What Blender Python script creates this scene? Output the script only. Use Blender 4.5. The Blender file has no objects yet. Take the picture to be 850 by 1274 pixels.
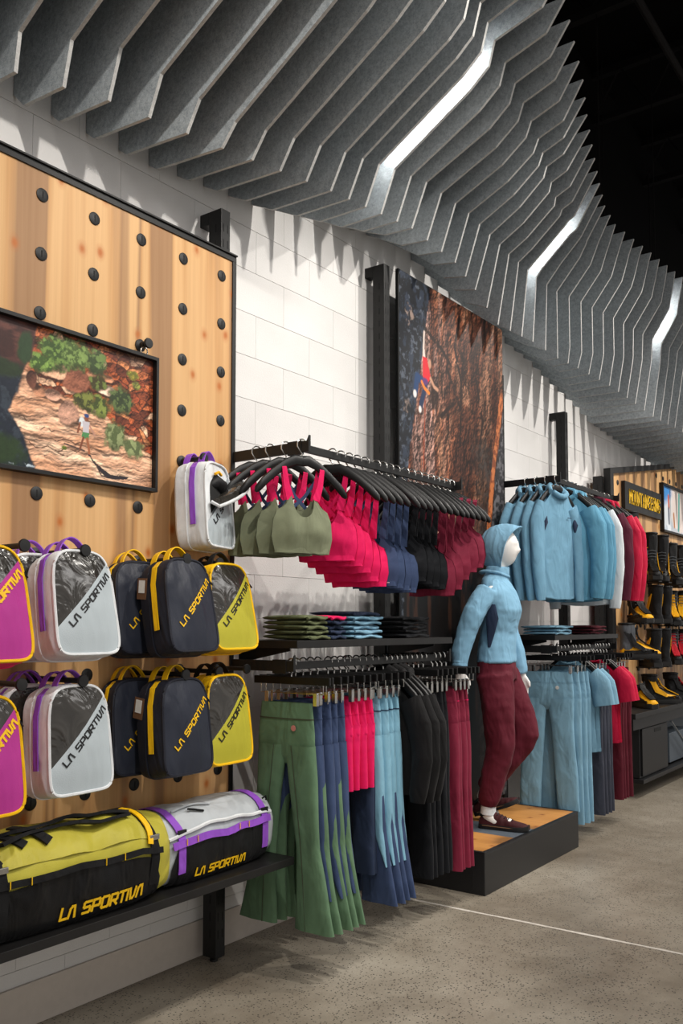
import bpy, bmesh, math, random
import numpy as np
from mathutils import Vector, Matrix, noise

random.seed(7)
SC = bpy.context.scene
COL = SC.collection
PI = math.pi

# ------------------------------------------------------------------ camera
TH = math.atan2(815, 1105)          # angle between the wall direction (+X) and the view
PITCH = math.radians(3.31)
fw0 = Vector((math.cos(TH), math.sin(TH), 0))
rt = Vector((math.sin(TH), -math.cos(TH), 0))
fw = fw0 * math.cos(PITCH) + Vector((0, 0, 1)) * math.sin(PITCH)
up = rt.cross(fw)
cam = bpy.data.cameras.new('camera')
cam.sensor_fit = 'HORIZONTAL'
cam.sensor_width = 36.0
cam.lens = 1105 / 850 * 36
cam.shift_y = 77 / 850
cam.clip_start = 0.05
cam_o = bpy.data.objects.new('camera', cam)
m = Matrix.Identity(4)
for i, ax in enumerate((rt, up, -fw)):
    for r in range(3):
        m[r][i] = ax[r]
m.translation = Vector((0, -2.78, 1.40))
cam_o.matrix_world = m
COL.objects.link(cam_o)
SC.camera = cam_o

# ------------------------------------------------------------------ world, lights, exposure
w = bpy.data.worlds.new('store_ambient')
SC.world = w
w.use_nodes = True
bg = w.node_tree.nodes['Background']
bg.inputs[0].default_value = (1.0, 0.965, 0.93, 1)
bg.inputs[1].default_value = 0.60

def spot(x, y, z, tx, ty, tz, watts, angle=75, size=0.03, col=(1, 0.95, 0.88)):
    l = bpy.data.lights.new('track_spot', 'SPOT')
    l.energy = watts
    l.spot_size = math.radians(angle)
    l.spot_blend = 0.6
    l.shadow_soft_size = size
    l.color = col
    o = bpy.data.objects.new('track_spot', l)
    o.location = (x, y, z)
    o.rotation_euler = (Vector((tx, ty, tz)) - Vector((x, y, z))).to_track_quat('-Z', 'Y').to_euler()
    COL.objects.link(o)

SPOTS = [(1.2, -2.3, 4.45, 2.0, 0, 1.5, 205), (3.3, -2.5, 4.45, 3.2, 0, 1.6, 215), (5.0, -2.2, 4.45, 4.3, 0, 1.8, 195),
         (6.9, -2.2, 4.45, 6.0, 0, 1.8, 260), (9.0, -2.2, 4.45, 8.0, 0, 1.5, 250), (11.5, -2.2, 4.45, 10.5, 0, 2.0, 220)]
for s in SPOTS:
    spot(*s)
for x in (4.2, 7.5):
    spot(x, -3.6, 4.8, x + 0.4, -1.6, 0, 150, 95, 0.25)
def area(x, y, z, sx, sy, watts):  # added soft fill lamps out of view, no real ceiling fixtures
    l = bpy.data.lights.new('fill_area', 'AREA')
    l.shape = 'RECTANGLE'; l.size = sx; l.size_y = sy; l.energy = watts; l.color = (1, 0.97, 0.94)
    o = bpy.data.objects.new('fill_area', l)
    o.location = (x, y, z)
    COL.objects.link(o)
area(1.5, -4.6, 4.9, 3.0, 1.2, 90)
area(6.5, -5.2, 4.9, 5.0, 1.2, 120)

SC.view_settings.view_transform = 'Standard'
SC.view_settings.look = 'None'
SC.view_settings.gamma = 1.0
SC.view_settings.use_curve_mapping = False
SC.view_settings.exposure = 0.0

# ------------------------------------------------------------------ materials
def lin(h):
    h = h.lstrip('#')
    c = [int(h[i:i + 2], 16) / 255 for i in (0, 2, 4)]
    return tuple((x / 12.92 if x <= .04045 else ((x + .055) / 1.055) ** 2.4) for x in c) + (1,)

MATS = {}
def base_mat(name):
    mt = bpy.data.materials.new(name)
    mt.use_nodes = True
    MATS[name] = mt
    nt = mt.node_tree
    return mt, nt, nt.nodes['Principled BSDF']

def N(nt, typ, **kw):
    n = nt.nodes.new(typ)
    for k, v in kw.items():
        if k in n.inputs.keys():
            n.inputs[k].default_value = v
        else:
            setattr(n, k, v)
    return n

def ramp(nt, src, stops):
    r = nt.nodes.new('ShaderNodeValToRGB')
    el = r.color_ramp.elements
    while len(el) > 1:
        el.remove(el[-1])
    el[0].position, el[0].color = stops[0]
    for p, c in stops[1:]:
        e = el.new(p); e.color = c
    nt.links.new(src, r.inputs[0])
    return r

def coords(nt, scale=(1, 1, 1), kind='Object'):
    t = nt.nodes.new('ShaderNodeTexCoord')
    mp = nt.nodes.new('ShaderNodeMapping')
    mp.inputs['Scale'].default_value = scale
    nt.links.new(t.outputs[kind], mp.inputs[0])
    return mp.outputs[0]

def fabric(name, hexc, rough=0.85, var=0.10, scale=14, bump=0.25, weave=420, sheen=0.03):
    mt, nt, b = base_mat(name)
    c = lin(hexc)
    v = coords(nt)
    n1 = N(nt, 'ShaderNodeTexNoise', Scale=scale, Detail=3.0)
    nt.links.new(v, n1.inputs['Vector'])
    lo = tuple(x * (1 - var) for x in c[:3]) + (1,)
    hi = tuple(min(1, x * (1 + var)) for x in c[:3]) + (1,)
    r = ramp(nt, n1.outputs[0], [(0.3, lo), (0.7, hi)])
    nt.links.new(r.outputs[0], b.inputs['Base Color'])
    n2 = N(nt, 'ShaderNodeTexNoise', Scale=weave, Detail=1.0)
    nt.links.new(v, n2.inputs['Vector'])
    n3 = N(nt, 'ShaderNodeTexNoise', Scale=scale * 0.9, Detail=2.2, Distortion=0.6)
    nt.links.new(coords(nt, (1, 1, 0.45)), n3.inputs['Vector'])
    ad = N(nt, 'ShaderNodeMath', operation='MULTIPLY_ADD')
    nt.links.new(n2.outputs[0], ad.inputs[0]); ad.inputs[1].default_value = 0.03
    nt.links.new(n3.outputs[0], ad.inputs[2])
    bp = N(nt, 'ShaderNodeBump', Strength=min(1, bump * 2.2), Distance=0.035)
    nt.links.new(ad.outputs[0], bp.inputs['Height'])
    nt.links.new(bp.outputs[0], b.inputs['Normal'])
    b.inputs['Roughness'].default_value = rough
    b.inputs['Specular IOR Level'].default_value = 0.25
    b.inputs['Sheen Weight'].default_value = sheen
    return mt

def plain(name, hexc, rough=0.5, metal=0.0, spec=0.5, var=0.06, bump=0.0, scale=40):
    mt, nt, b = base_mat(name)
    c = lin(hexc)
    n1 = N(nt, 'ShaderNodeTexNoise', Scale=scale, Detail=3.0)
    nt.links.new(coords(nt), n1.inputs['Vector'])
    lo = tuple(x * (1 - var) for x in c[:3]) + (1,)
    hi = tuple(min(1, x * (1 + var)) for x in c[:3]) + (1,)
    r = ramp(nt, n1.outputs[0], [(0.3, lo), (0.7, hi)])
    nt.links.new(r.outputs[0], b.inputs['Base Color'])
    b.inputs['Roughness'].default_value = rough
    b.inputs['Metallic'].default_value = metal
    b.inputs['Specular IOR Level'].default_value = spec
    if bump:
        bp = N(nt, 'ShaderNodeBump', Strength=bump, Distance=0.004)
        nt.links.new(n1.outputs[0], bp.inputs['Height'])
        nt.links.new(bp.outputs[0], b.inputs['Normal'])
    return mt

plain('black_metal', '#131313', 0.5, 0.0, 0.4, 0.15, 0.05, 60)
plain('black_gloss', '#141414', 0.25, 0.0, 0.5)
plain('black_plug', '#0f1011', 0.55)
plain('slot_dark', '#050505', 0.8)
plain('chrome', '#c8c6c2', 0.22, 1.0)
plain('hanger_black', '#0b0b0c', 0.45, 0, 0.4)
plain('ceiling_black', '#0b0a0a', 0.9, 0, 0.1)
plain('ceiling_steel', '#141212', 0.8, 0, 0.2)
plain('bench_black', '#161515', 0.45, 0, 0.4, 0.2, 0.1, 15)
plain('platform_paint', '#1e1e20', 0.4, 0, 0.4, 0.08)
plain('cabinet_paint', '#18181a', 0.42, 0, 0.4)
plain('box_grey', '#515a63', 0.6)
plain('baseboard_paint', '#c3b9af', 0.5, 0, 0.4, 0.03)
plain('mannequin_white', '#efece8', 0.4, 0, 0.4, 0.01)
plain('joint_filler', '#cdc6bc', 0.8, 0, 0.2, 0.15)
plain('tag_white', '#dcdcd8', 0.6)
plain('tag_kraft', '#6b4a30', 0.7)
plain('light_housing', '#55555a', 0.5)
fabric('wht', '#dfe2e4', 0.6); fabric('pack_grey', '#b4bec3', 0.5, 0.05, 8, 0.3)
fabric('purple', '#8f4ec0', 0.6, 0.06); fabric('navy_pack', '#1c1e29', 0.5, 0.08, 10, 0.3)
fabric('navy_front', '#272b37', 0.4, 0.05, 10, 0.3)
fabric('yellow_trim', '#f2bd08', 0.55, 0.05); fabric('lime_pack', '#b5ae34', 0.5, 0.05, 8, 0.3)
fabric('magenta_pack', '#b5378f', 0.5, 0.05, 8, 0.3); fabric('pink_trim', '#e0115f', 0.55, 0.05)
fabric('strap_black', '#0c0c0e', 0.7); fabric('lime_duffel', '#b8ae3e', 0.42, 0.08, 9, 0.6)
fabric('grey_duffel', '#b3b8bc', 0.45, 0.06, 9, 0.6)
fabric('black_tarp', '#0e0e10', 0.35, 0.1, 12, 0.4)
fabric('sage', '#767b62', 0.8); fabric('green_leg', '#5e7b5e', 0.85); fabric('olive', '#5f6647', 0.85)
fabric('pink', '#e3125c', 0.75, 0.06); fabric('navy', '#3b4a6b', 0.8); fabric('navy_dark', '#26324a', 0.8)
fabric('black_cloth', '#0f1116', 0.8); fabric('black_brown', '#100f10', 0.8)
fabric('burgundy', '#7d1f38', 0.75); fabric('burgundy_dark', '#5c1626', 0.75, 0.08)
fabric('sky', '#7fa9c0', 0.8, 0.05); fabric('sky_leg', '#83b3c9', 0.8, 0.05); fabric('hoodie_blue', '#6f9cb6', 0.8, 0.05)
fabric('teal_blue', '#5d96b2', 0.8, 0.05); fabric('mann_blue', '#7fadc9', 0.8, 0.04)
fabric('slate', '#3f424e', 0.8, 0.06); fabric('crimson', '#c8133f', 0.7, 0.06); fabric('plum', '#571a2f', 0.75)
fabric('white_cloth', '#d6dce0', 0.8, 0.03)
fabric('shoe_maroon', '#3d1519', 0.7); fabric('boot_black', '#0e0e10', 0.55); fabric('boot_yellow', '#f0ae12', 0.5, 0.06)
fabric('boot_grey', '#5f646a', 0.55); fabric('boot_red', '#c01c2c', 0.5)
plain('rubber', '#101011', 0.6); plain('print_yellow', '#f5c20c', 0.5); plain('print_black', '#101012', 0.5)
plain('print_pink', '#c77f7a', 0.6); plain('stitch_dark', '#3a3f2c', 0.8)

def mat_vinyl():
    mt, nt, b = base_mat('vinyl_window')
    n = N(nt, 'ShaderNodeTexNoise', Scale=9.0, Detail=2.0, Distortion=1.5)
    nt.links.new(coords(nt), n.inputs['Vector'])
    r = ramp(nt, n.outputs[0], [(0.3, lin('#26231f')), (0.75, lin('#3d3a36'))])
    nt.links.new(r.outputs[0], b.inputs['Base Color'])
    bp = N(nt, 'ShaderNodeBump', Strength=0.45, Distance=0.03)
    nt.links.new(n.outputs[0], bp.inputs['Height'])
    nt.links.new(bp.outputs[0], b.inputs['Normal'])
    b.inputs['Roughness'].default_value = 0.18
    b.inputs['Coat Weight'].default_value = 0.3
mat_vinyl()

def mat_felt(name, lo, hi):
    mt, nt, b = base_mat(name)
    v = coords(nt)
    n1 = N(nt, 'ShaderNodeTexNoise', Scale=60.0, Detail=4.0, Roughness=0.75)
    n2 = N(nt, 'ShaderNodeTexNoise', Scale=260.0, Detail=2.0)
    nt.links.new(v, n1.inputs['Vector']); nt.links.new(v, n2.inputs['Vector'])
    mx = N(nt, 'ShaderNodeMath', operation='MULTIPLY_ADD')
    nt.links.new(n2.outputs[0], mx.inputs[0]); mx.inputs[1].default_value = 0.5
    nt.links.new(n1.outputs[0], mx.inputs[2])
    r = ramp(nt, mx.outputs[0], [(0.45, lin(lo)), (1.0, lin(hi))])
    nt.links.new(r.outputs[0], b.inputs['Base Color'])
    b.inputs['Roughness'].default_value = 0.95
    b.inputs['Specular IOR Level'].default_value = 0.1
    bp = N(nt, 'ShaderNodeBump', Strength=0.3, Distance=0.003)
    nt.links.new(n2.outputs[0], bp.inputs['Height'])
    nt.links.new(bp.outputs[0], b.inputs['Normal'])
mat_felt('felt', '#7c8387', '#bcc3c7')
mat_felt('felt_edge', '#9d9c9a', '#c4c3c0')

def mat_wall(name, lo, hi, bump):
    mt, nt, b = base_mat(name)
    v = coords(nt)
    n0 = N(nt, 'ShaderNodeTexNoise', Scale=3.0, Detail=3.0)
    n1 = N(nt, 'ShaderNodeTexNoise', Scale=120.0, Detail=4.0, Roughness=0.7)
    nt.links.new(v, n0.inputs['Vector']); nt.links.new(v, n1.inputs['Vector'])
    r = ramp(nt, n0.outputs[0], [(0.3, lin(lo)), (0.7, lin(hi))])
    nt.links.new(r.outputs[0], b.inputs['Base Color'])
    bp = N(nt, 'ShaderNodeBump', Strength=bump, Distance=0.004)
    nt.links.new(n1.outputs[0], bp.inputs['Height'])
    nt.links.new(bp.outputs[0], b.inputs['Normal'])
    b.inputs['Roughness'].default_value = 0.6
mat_wall('wall_paint', '#d3d1cf', '#dedcda', 0.35)
mat_wall('wall_joint', '#c9c7c5', '#d3d1cf', 0.2)

def mat_wood(name, c0, c1, c2, knot, sx=6.0, kscale=(5.0, 5.0, 3.6), kplane='xz'):
    mt, nt, b = base_mat(name)
    v1 = coords(nt, (sx, 1, 0.10))
    v2 = coords(nt, (55, 1, 1.2))
    v3 = coords(nt, kscale)
    band = N(nt, 'ShaderNodeTexNoise', Scale=1.0, Detail=1.5)
    grain = N(nt, 'ShaderNodeTexNoise', Scale=1.0, Detail=3.0, Distortion=0.6)
    nt.links.new(v1, band.inputs['Vector']); nt.links.new(v2, grain.inputs['Vector'])
    r1 = ramp(nt, band.outputs[0], [(0.37, lin(c2)), (0.405, lin(c2)), (0.43, lin(c1)), (0.47, lin(c0)), (0.56, lin(c0)), (0.60, lin(c1)), (0.63, lin(c2)), (0.66, lin(c0))])
    r2 = ramp(nt, grain.outputs[0], [(0.3, (0.80, 0.74, 0.66, 1)), (0.65, (1, 1, 1, 1))])
    mx = N(nt, 'ShaderNodeMix', data_type='RGBA', blend_type='MULTIPLY')
    mx.inputs[0].default_value = 0.55
    nt.links.new(r1.outputs[0], mx.inputs[6]); nt.links.new(r2.outputs[0], mx.inputs[7])
    sp = nt.nodes.new('ShaderNodeSeparateXYZ'); cb_ = nt.nodes.new('ShaderNodeCombineXYZ')
    nt.links.new(v3, sp.inputs[0]); nt.links.new(sp.outputs[0], cb_.inputs[0]); nt.links.new(sp.outputs[2 if kplane == 'xz' else 1], cb_.inputs[1])
    vo = N(nt, 'ShaderNodeTexVoronoi', voronoi_dimensions='2D', Scale=1.0)
    vo.inputs['Randomness'].default_value = 1.0
    nt.links.new(cb_.outputs[0], vo.inputs['Vector'])
    nd = N(nt, 'ShaderNodeTexNoise', Scale=5.0, Detail=2.0)
    nt.links.new(v3, nd.inputs['Vector'])
    ms = N(nt, 'ShaderNodeMath', operation='MULTIPLY_ADD')
    nt.links.new(nd.outputs[0], ms.inputs[0]); ms.inputs[1].default_value = 0.06
    nt.links.new(vo.outputs['Distance'], ms.inputs[2])
    rk = ramp(nt, ms.outputs[0], [(0.05, (1, 1, 1, 1)), (0.085, (0.6, 0.6, 0.6, 1)), (0.11, (0.25, 0.25, 0.25, 1)), (0.17, (0, 0, 0, 1))])
    m2 = N(nt, 'ShaderNodeMix', data_type='RGBA')
    nt.links.new(rk.outputs[0], m2.inputs[0])
    nt.links.new(mx.outputs[2], m2.inputs[6]); m2.inputs[7].default_value = lin(knot)
    nt.links.new(m2.outputs[2], b.inputs['Base Color'])
    b.inputs['Roughness'].default_value = 0.5
    b.inputs['Specular IOR Level'].default_value = 0.35
mat_wood('pine', '#d9ad78', '#cc9c66', '#a37c56', '#b5682c')
mat_wood('pine_deck', '#c98f4e', '#b98144', '#8a6238', '#8d4f22', 2.0, kplane='xy')

def mat_floor():
    mt, nt, b = base_mat('concrete')
    v = coords(nt)
    a = N(nt, 'ShaderNodeTexNoise', Scale=0.9, Detail=5.0, Roughness=0.6)
    c = N(nt, 'ShaderNodeTexNoise', Scale=7.0, Detail=4.0, Roughness=0.65)
    d = N(nt, 'ShaderNodeTexVoronoi', Scale=105.0)
    e = N(nt, 'ShaderNodeTexNoise', Scale=5.0, Detail=2.0)
    f = N(nt, 'ShaderNodeTexNoise', Scale=160.0, Detail=2.0)
    for n in (a, c, d, e, f):
        nt.links.new(v, n.inputs['Vector'])
    r1 = ramp(nt, a.outputs[0], [(0.32, lin('#7d7263')), (0.5, lin('#988f80')), (0.68, lin('#b0a899'))])
    r2 = ramp(nt, c.outputs[0], [(0.3, (0.72, 0.70, 0.68, 1)), (0.7, (1, 1, 1, 1))])
    mx = N(nt, 'ShaderNodeMix', data_type='RGBA', blend_type='MULTIPLY'); mx.inputs[0].default_value = 0.8
    nt.links.new(r1.outputs[0], mx.inputs[6]); nt.links.new(r2.outputs[0], mx.inputs[7])
    # dark aggregate chips: small cells, only where a broad noise allows
    th = N(nt, 'ShaderNodeMath', operation='LESS_THAN')
    nt.links.new(d.outputs['Distance'], th.inputs[0]); th.inputs[1].default_value = 0.34
    sel = N(nt, 'ShaderNodeSeparateColor')
    nt.links.new(d.outputs['Color'], sel.inputs[0])
    sm = N(nt, 'ShaderNodeMath', operation='MULTIPLY')
    nt.links.new(sel.outputs[0], sm.inputs[0]); nt.links.new(e.outputs[0], sm.inputs[1])
    s2 = N(nt, 'ShaderNodeMath', operation='GREATER_THAN')
    nt.links.new(sm.outputs[0], s2.inputs[0]); s2.inputs[1].default_value = 0.30
    mm = N(nt, 'ShaderNodeMath', operation='MULTIPLY')
    nt.links.new(th.outputs[0], mm.inputs[0]); nt.links.new(s2.outputs[0], mm.inputs[1])
    m3 = N(nt, 'ShaderNodeMix', data_type='RGBA')
    nt.links.new(mm.outputs[0], m3.inputs[0])
    nt.links.new(mx.outputs[2], m3.inputs[6]); m3.inputs[7].default_value = lin('#3c3833')
    r5 = ramp(nt, f.outputs[0], [(0.3, (0.85, 0.85, 0.85, 1)), (0.7, (1.05, 1.05, 1.05, 1))])
    m4 = N(nt, 'ShaderNodeMix', data_type='RGBA', blend_type='MULTIPLY'); m4.inputs[0].default_value = 0.8
    nt.links.new(m3.outputs[2], m4.inputs[6]); nt.links.new(r5.outputs[0], m4.inputs[7])
    nt.links.new(m4.outputs[2], b.inputs['Base Color'])
    b.inputs['Roughness'].default_value = 0.42
    b.inputs['Specular IOR Level'].default_value = 0.4
mat_floor()

def mat_print(name):
    mt, nt, b = base_mat(name)
    at = N(nt, 'ShaderNodeVertexColor', layer_name='Col')
    nt.links.new(at.outputs[0], b.inputs['Base Color'])
    b.inputs['Roughness'].default_value = 0.45
    b.inputs['Specular IOR Level'].default_value = 0.3
mat_print('printed')

def mat_emit(name, strength):
    mt, nt, b = base_mat(name)
    b.inputs['Base Color'].default_value = (1, 1, 1, 1)
    b.inputs['Emission Color'].default_value = (1, 0.97, 0.93, 1)
    b.inputs['Emission Strength'].default_value = strength
mat_emit('led', 60)

# ------------------------------------------------------------------ mesh helpers
class MB:
    def __init__(s):
        s.v = []; s.f = []; s.mi = []
    def add(s, vs, fs, mi=0):
        o = len(s.v)
        s.v += [tuple(p) for p in vs]
        for f in fs:
            s.f.append([o + i for i in f]); s.mi.append(mi)
    def box(s, c, sz, mi=0, rot=None):
        hx, hy, hz = sz[0] / 2, sz[1] / 2, sz[2] / 2
        vs = [Vector((x, y, z)) for x in (-hx, hx) for y in (-hy, hy) for z in (-hz, hz)]
        if rot is not None:
            vs = [rot @ p for p in vs]
        vs = [p + Vector(c) for p in vs]
        s.add(vs, [(0, 1, 3, 2), (4, 6, 7, 5), (0, 4, 5, 1), (2, 3, 7, 6), (0, 2, 6, 4), (1, 5, 7, 3)], mi)
        return s
    def bb(s, x0, x1, y0, y1, z0, z1, mi=0):
        return s.box(((x0 + x1) / 2, (y0 + y1) / 2, (z0 + z1) / 2), (x1 - x0, y1 - y0, z1 - z0), mi)
    def loft(s, rings, cap0=True, cap1=True, mi=0):
        n = len(rings[0]); vs = [p for r in rings for p in r]; fs = []
        for i in range(len(rings) - 1):
            for j in range(n):
                k = (j + 1) % n
                fs.append((i * n + j, i * n + k, (i + 1) * n + k, (i + 1) * n + j))
        if cap0: fs.append(tuple(range(n))[::-1])
        if cap1: fs.append(tuple((len(rings) - 1) * n + j for j in range(n)))
        s.add(vs, fs, mi)
        return s
    def tube(s, path, r, n=8, mi=0, side=None, flat=1.0, cap=True):
        """r: number or list of radii (or of (ra, rb)); side: direction of the first half axis"""
        P = [Vector(p) for p in path]
        rings = []
        for i, p in enumerate(P):
            t = (P[min(i + 1, len(P) - 1)] - P[max(i - 1, 0)]).normalized()
            sd = Vector(side) if side else (Vector((0, 0, 1)) if abs(t.z) < 0.9 else Vector((0, 1, 0)))
            a = (sd - t * sd.dot(t)).normalized(); b = t.cross(a)
            rr = r[i] if isinstance(r, (list, tuple)) else r
            ra, rb = rr if isinstance(rr, (list, tuple)) else (rr, rr * flat)
            rings.append([p + a * ra * math.cos(2 * PI * j / n) + b * rb * math.sin(2 * PI * j / n) for j in range(n)])
        return s.loft(rings, cap, cap, mi)
    def strap(s, path, wdir, w, t, mi=0):
        """flat band: path, direction of its width, width and thickness"""
        P = [Vector(p) for p in path]; W = Vector(wdir).normalized(); rings = []
        for i, p in enumerate(P):
            tg = (P[min(i + 1, len(P) - 1)] - P[max(i - 1, 0)]).normalized()
            wv = (W - tg * W.dot(tg)).normalized(); nn = tg.cross(wv)
            ww = w[i] if isinstance(w, (list, tuple)) else w
            rings.append([p + wv * ww / 2 + nn * t / 2, p - wv * ww / 2 + nn * t / 2, p - wv * ww / 2 - nn * t / 2, p + wv * ww / 2 - nn * t / 2])
        return s.loft(rings, True, True, mi)
    def prism(s, poly, ax, a, b, mi=0, edge_mi=None):
        """poly: 2D points; ax: axis of extrusion 'x' (poly in y,z), 'y' (x,z) or 'z' (x,y)"""
        def P(u, v, w):
            return {'x': (w, u, v), 'y': (u, w, v), 'z': (u, v, w)}[ax]
        n = len(poly)
        vs = [P(u, v, a) for u, v in poly] + [P(u, v, b) for u, v in poly]
        s.add(vs, [tuple(range(n))[::-1], tuple(range(n, 2 * n))], mi)
        o = len(s.v) - 2 * n
        for j in range(n):
            k = (j + 1) % n
            s.f.append([o + j, o + k, o + n + k, o + n + j]); s.mi.append(mi if edge_mi is None else edge_mi)
        return s
    def lathe(s, prof, c, axis='y', n=16, mi=0):
        rings = []
        for r, h in prof:
            rg = []
            for j in range(n):
                a = 2 * PI * j / n; x, y = r * math.cos(a), r * math.sin(a)
                p = {'y': (x, h, y), 'z': (x, y, h), 'x': (h, x, y)}[axis]
                rg.append((c[0] + p[0], c[1] + p[1], c[2] + p[2]))
            rings.append(rg)
        return s.loft(rings, True, True, mi)
    def noise(s, amp, freq=(8, 8, 4), seed=0.0, only=None):
        out = []
        for p in s.v:
            q = Vector((p[0] * freq[0] + seed, p[1] * freq[1], p[2] * freq[2] + seed * 0.37))
            d = noise.noise_vector(q) * amp
            out.append((p[0] + d.x, p[1] + d.y, p[2] + d.z * 0.4))
        s.v = out
        return s
    def mesh(s, name, mats, smooth=0.6, bevel=0.0, fix=True):
        me = bpy.data.meshes.new(name)
        me.from_pydata(s.v, [], s.f)
        for mt in ([mats] if isinstance(mats, str) else mats):
            me.materials.append(MATS[mt])
        me.polygons.foreach_set('material_index', s.mi)
        bm = bmesh.new(); bm.from_mesh(me)
        if fix:
            bmesh.ops.recalc_face_normals(bm, faces=bm.faces)
        if bevel:
            ed = [e for e in bm.edges if len(e.link_faces) == 2 and e.calc_face_angle(0) > 0.5]
            bmesh.ops.bevel(bm, geom=ed, offset=bevel, segments=2, affect='EDGES', profile=0.6)
        bm.to_mesh(me); bm.free()
        if smooth:
            me.shade_smooth()
            me.set_sharp_from_angle(angle=smooth)
        me.update()
        return me
    def build(s, name, mats, parent=None, **kw):
        o = bpy.data.objects.new(name, s.mesh(name, mats, **kw))
        COL.objects.link(o)
        if parent is not None:
            o.parent = parent
        return o

def tag(o, label, cat, group=None):
    o['label'] = label; o['category'] = cat
    if group: o['group'] = group
    return o
def thing(name, label, cat, loc=(0, 0, 0), rz=0.0, group=None):
    o = bpy.data.objects.new(name, None)
    o.empty_display_size = 0.05
    COL.objects.link(o)
    o.location = loc; o.rotation_euler = (0, 0, rz)
    return tag(o, label, cat, group)
def struct(o):
    o['kind'] = 'structure'
    return o
def inst(name, me, parent=None, loc=(0, 0, 0), rot=(0, 0, 0)):
    o = bpy.data.objects.new(name, me)
    COL.objects.link(o); o.location = loc; o.rotation_euler = rot
    if parent is not None: o.parent = parent
    return o
def dup(root, loc, rz=None, label=None, group=None):
    r = root.copy(); COL.objects.link(r); r.location = loc
    if rz is not None: r.rotation_euler = (root.rotation_euler.x, root.rotation_euler.y, rz)
    if label: r['label'] = label
    if group: r['group'] = group
    for ch in list(root.children):
        c = ch.copy(); COL.objects.link(c); c.parent = r
        for g in list(ch.children):
            d = g.copy(); COL.objects.link(d); d.parent = c
    return r
class Once:
    """places the prototype itself first, copies after"""
    def __init__(s, root): s.root = root; s.used = False
    def at(s, loc, rz=None, label=None, group=None, rx=None):
        if not s.used:
            s.used = True; o = s.root; o.location = loc
            if rz is not None: o.rotation_euler.z = rz
            if label: o['label'] = label
            if group: o['group'] = group
        else:
            o = dup(s.root, loc, rz, label, group)
        if rx is not None: o.rotation_euler.x = rx
        return o

# stroke lettering
GL = {
 'L': (.72, [[(0, 1), (0, 0), (.72, 0)]]),
 'A': (.82, [[(0, 0), (.1, .8), (.3, 1), (.62, 1), (.82, 0)]]),
 'S': (.85, [[(.85, 1), (.12, 1), (0, .9), (0, .6), (.12, .5), (.73, .5), (.85, .4), (.85, .1), (.73, 0), (0, 0)]]),
 'P': (.85, [[(0, 0), (0, 1), (.73, 1), (.85, .9), (.85, .5), (.73, .4), (0, .4)]]),
 'O': (.9, [[(.12, 0), (.78, 0), (.9, .12), (.9, .88), (.78, 1), (.12, 1), (0, .88), (0, .12), (.12, 0)]]),
 'R': (.85, [[(0, 0), (0, 1), (.73, 1), (.85, .9), (.85, .5), (.73, .4), (0, .4)], [(.4, .4), (.85, 0)]]),
 'T': (.85, [[(0, 1), (.85, 1)], [(.42, 1), (.42, 0)]]),
 'I': (.0, [[(0, 0), (0, 1)]]),
 'V': (.82, [[(0, 1), (.2, 0), (.5, 0), (.72, .2), (.82, 1)]]),
 'M': (1.0, [[(0, 0), (0, 1), (.5, .35), (1, 1), (1, 0)]]),
 'U': (.8, [[(0, 1), (0, .1), (.12, 0), (.68, 0), (.8, .1), (.8, 1)]]),
 'N': (.85, [[(0, 0), (0, 1), (.85, 0), (.85, 1)]]),
 'E': (.7, [[(.7, 1), (0, 1), (0, 0), (.7, 0)], [(0, .5), (.6, .5)]]),
 'G': (.85, [[(.85, .85), (.73, 1), (.12, 1), (0, .88), (0, .12), (.12, 0), (.73, 0), (.85, .12), (.85, .5), (.5, .5)]]),
 'a': (.82, [[(0, 0), (.41, 1), (.82, 0)], [(.16, .35), (.66, .35)]]),
}
def lettering(mb, text, fn, length, height, stroke, skew=0.12, gap=.34, th=.0015, word=.75, only=None):
    """fn maps (u along the line, v up) to (point, normal)"""
    x = 0; items = []; wi = 0
    for ch in text:
        if ch == ' ':
            x += word; wi += 1; continue
        wd, st = GL[ch]
        for pl in (st if only in (None, wi) else []):
            items.append([(x + a + skew * b, b) for a, b in pl])
        x += wd + gap
    tot = x - gap
    sx = length / tot
    for pl in items:
        pts = [(a * sx, b * height) for a, b in pl]
        for (x0, y0), (x1, y1) in zip(pts[:-1], pts[1:]):
            d = math.hypot(x1 - x0, y1 - y0) or 1e-6
            tx, ty = (x1 - x0) / d, (y1 - y0) / d
            e = stroke * 0.5
            quad = [(x0 - tx * e - ty * e, y0 - ty * e + tx * e), (x1 + tx * e - ty * e, y1 + ty * e + tx * e),
                    (x1 + tx * e + ty * e, y1 + ty * e - tx * e), (x0 - tx * e + ty * e, y0 - ty * e - tx * e)]
            lo, hi = [], []
            for q in quad:
                p, n = fn(*q)
                lo.append(p); hi.append(p + n * th)
            mb.add(lo + hi, [(0, 1, 2, 3), (4, 5, 6, 7), (0, 1, 5, 4), (1, 2, 6, 5), (2, 3, 7, 6), (3, 0, 4, 7)])
    return mb

# ------------------------------------------------------------------ the setting
fl = struct(MB().bb(-3, 18, -9, 0.2, -0.1, 0).build('floor', 'concrete', smooth=0))
j = MB()
yy = [-0.25 - 0.12 * i for i in range(60)]
rnd = random.Random(3)
rings = []
for y in yy:
    cx = 3.945 - 0.029 * (y + 0.4) + rnd.uniform(-.002, .002); hw = 0.008 + rnd.uniform(-.002, .003)
    rings.append([(cx - hw, y, -.002), (cx + hw, y, -.002), (cx + hw, y, .001), (cx - hw, y, .001)])
j.loft(rings)
jo = j.build('control_joint', 'joint_filler', fl, smooth=0)

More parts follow.
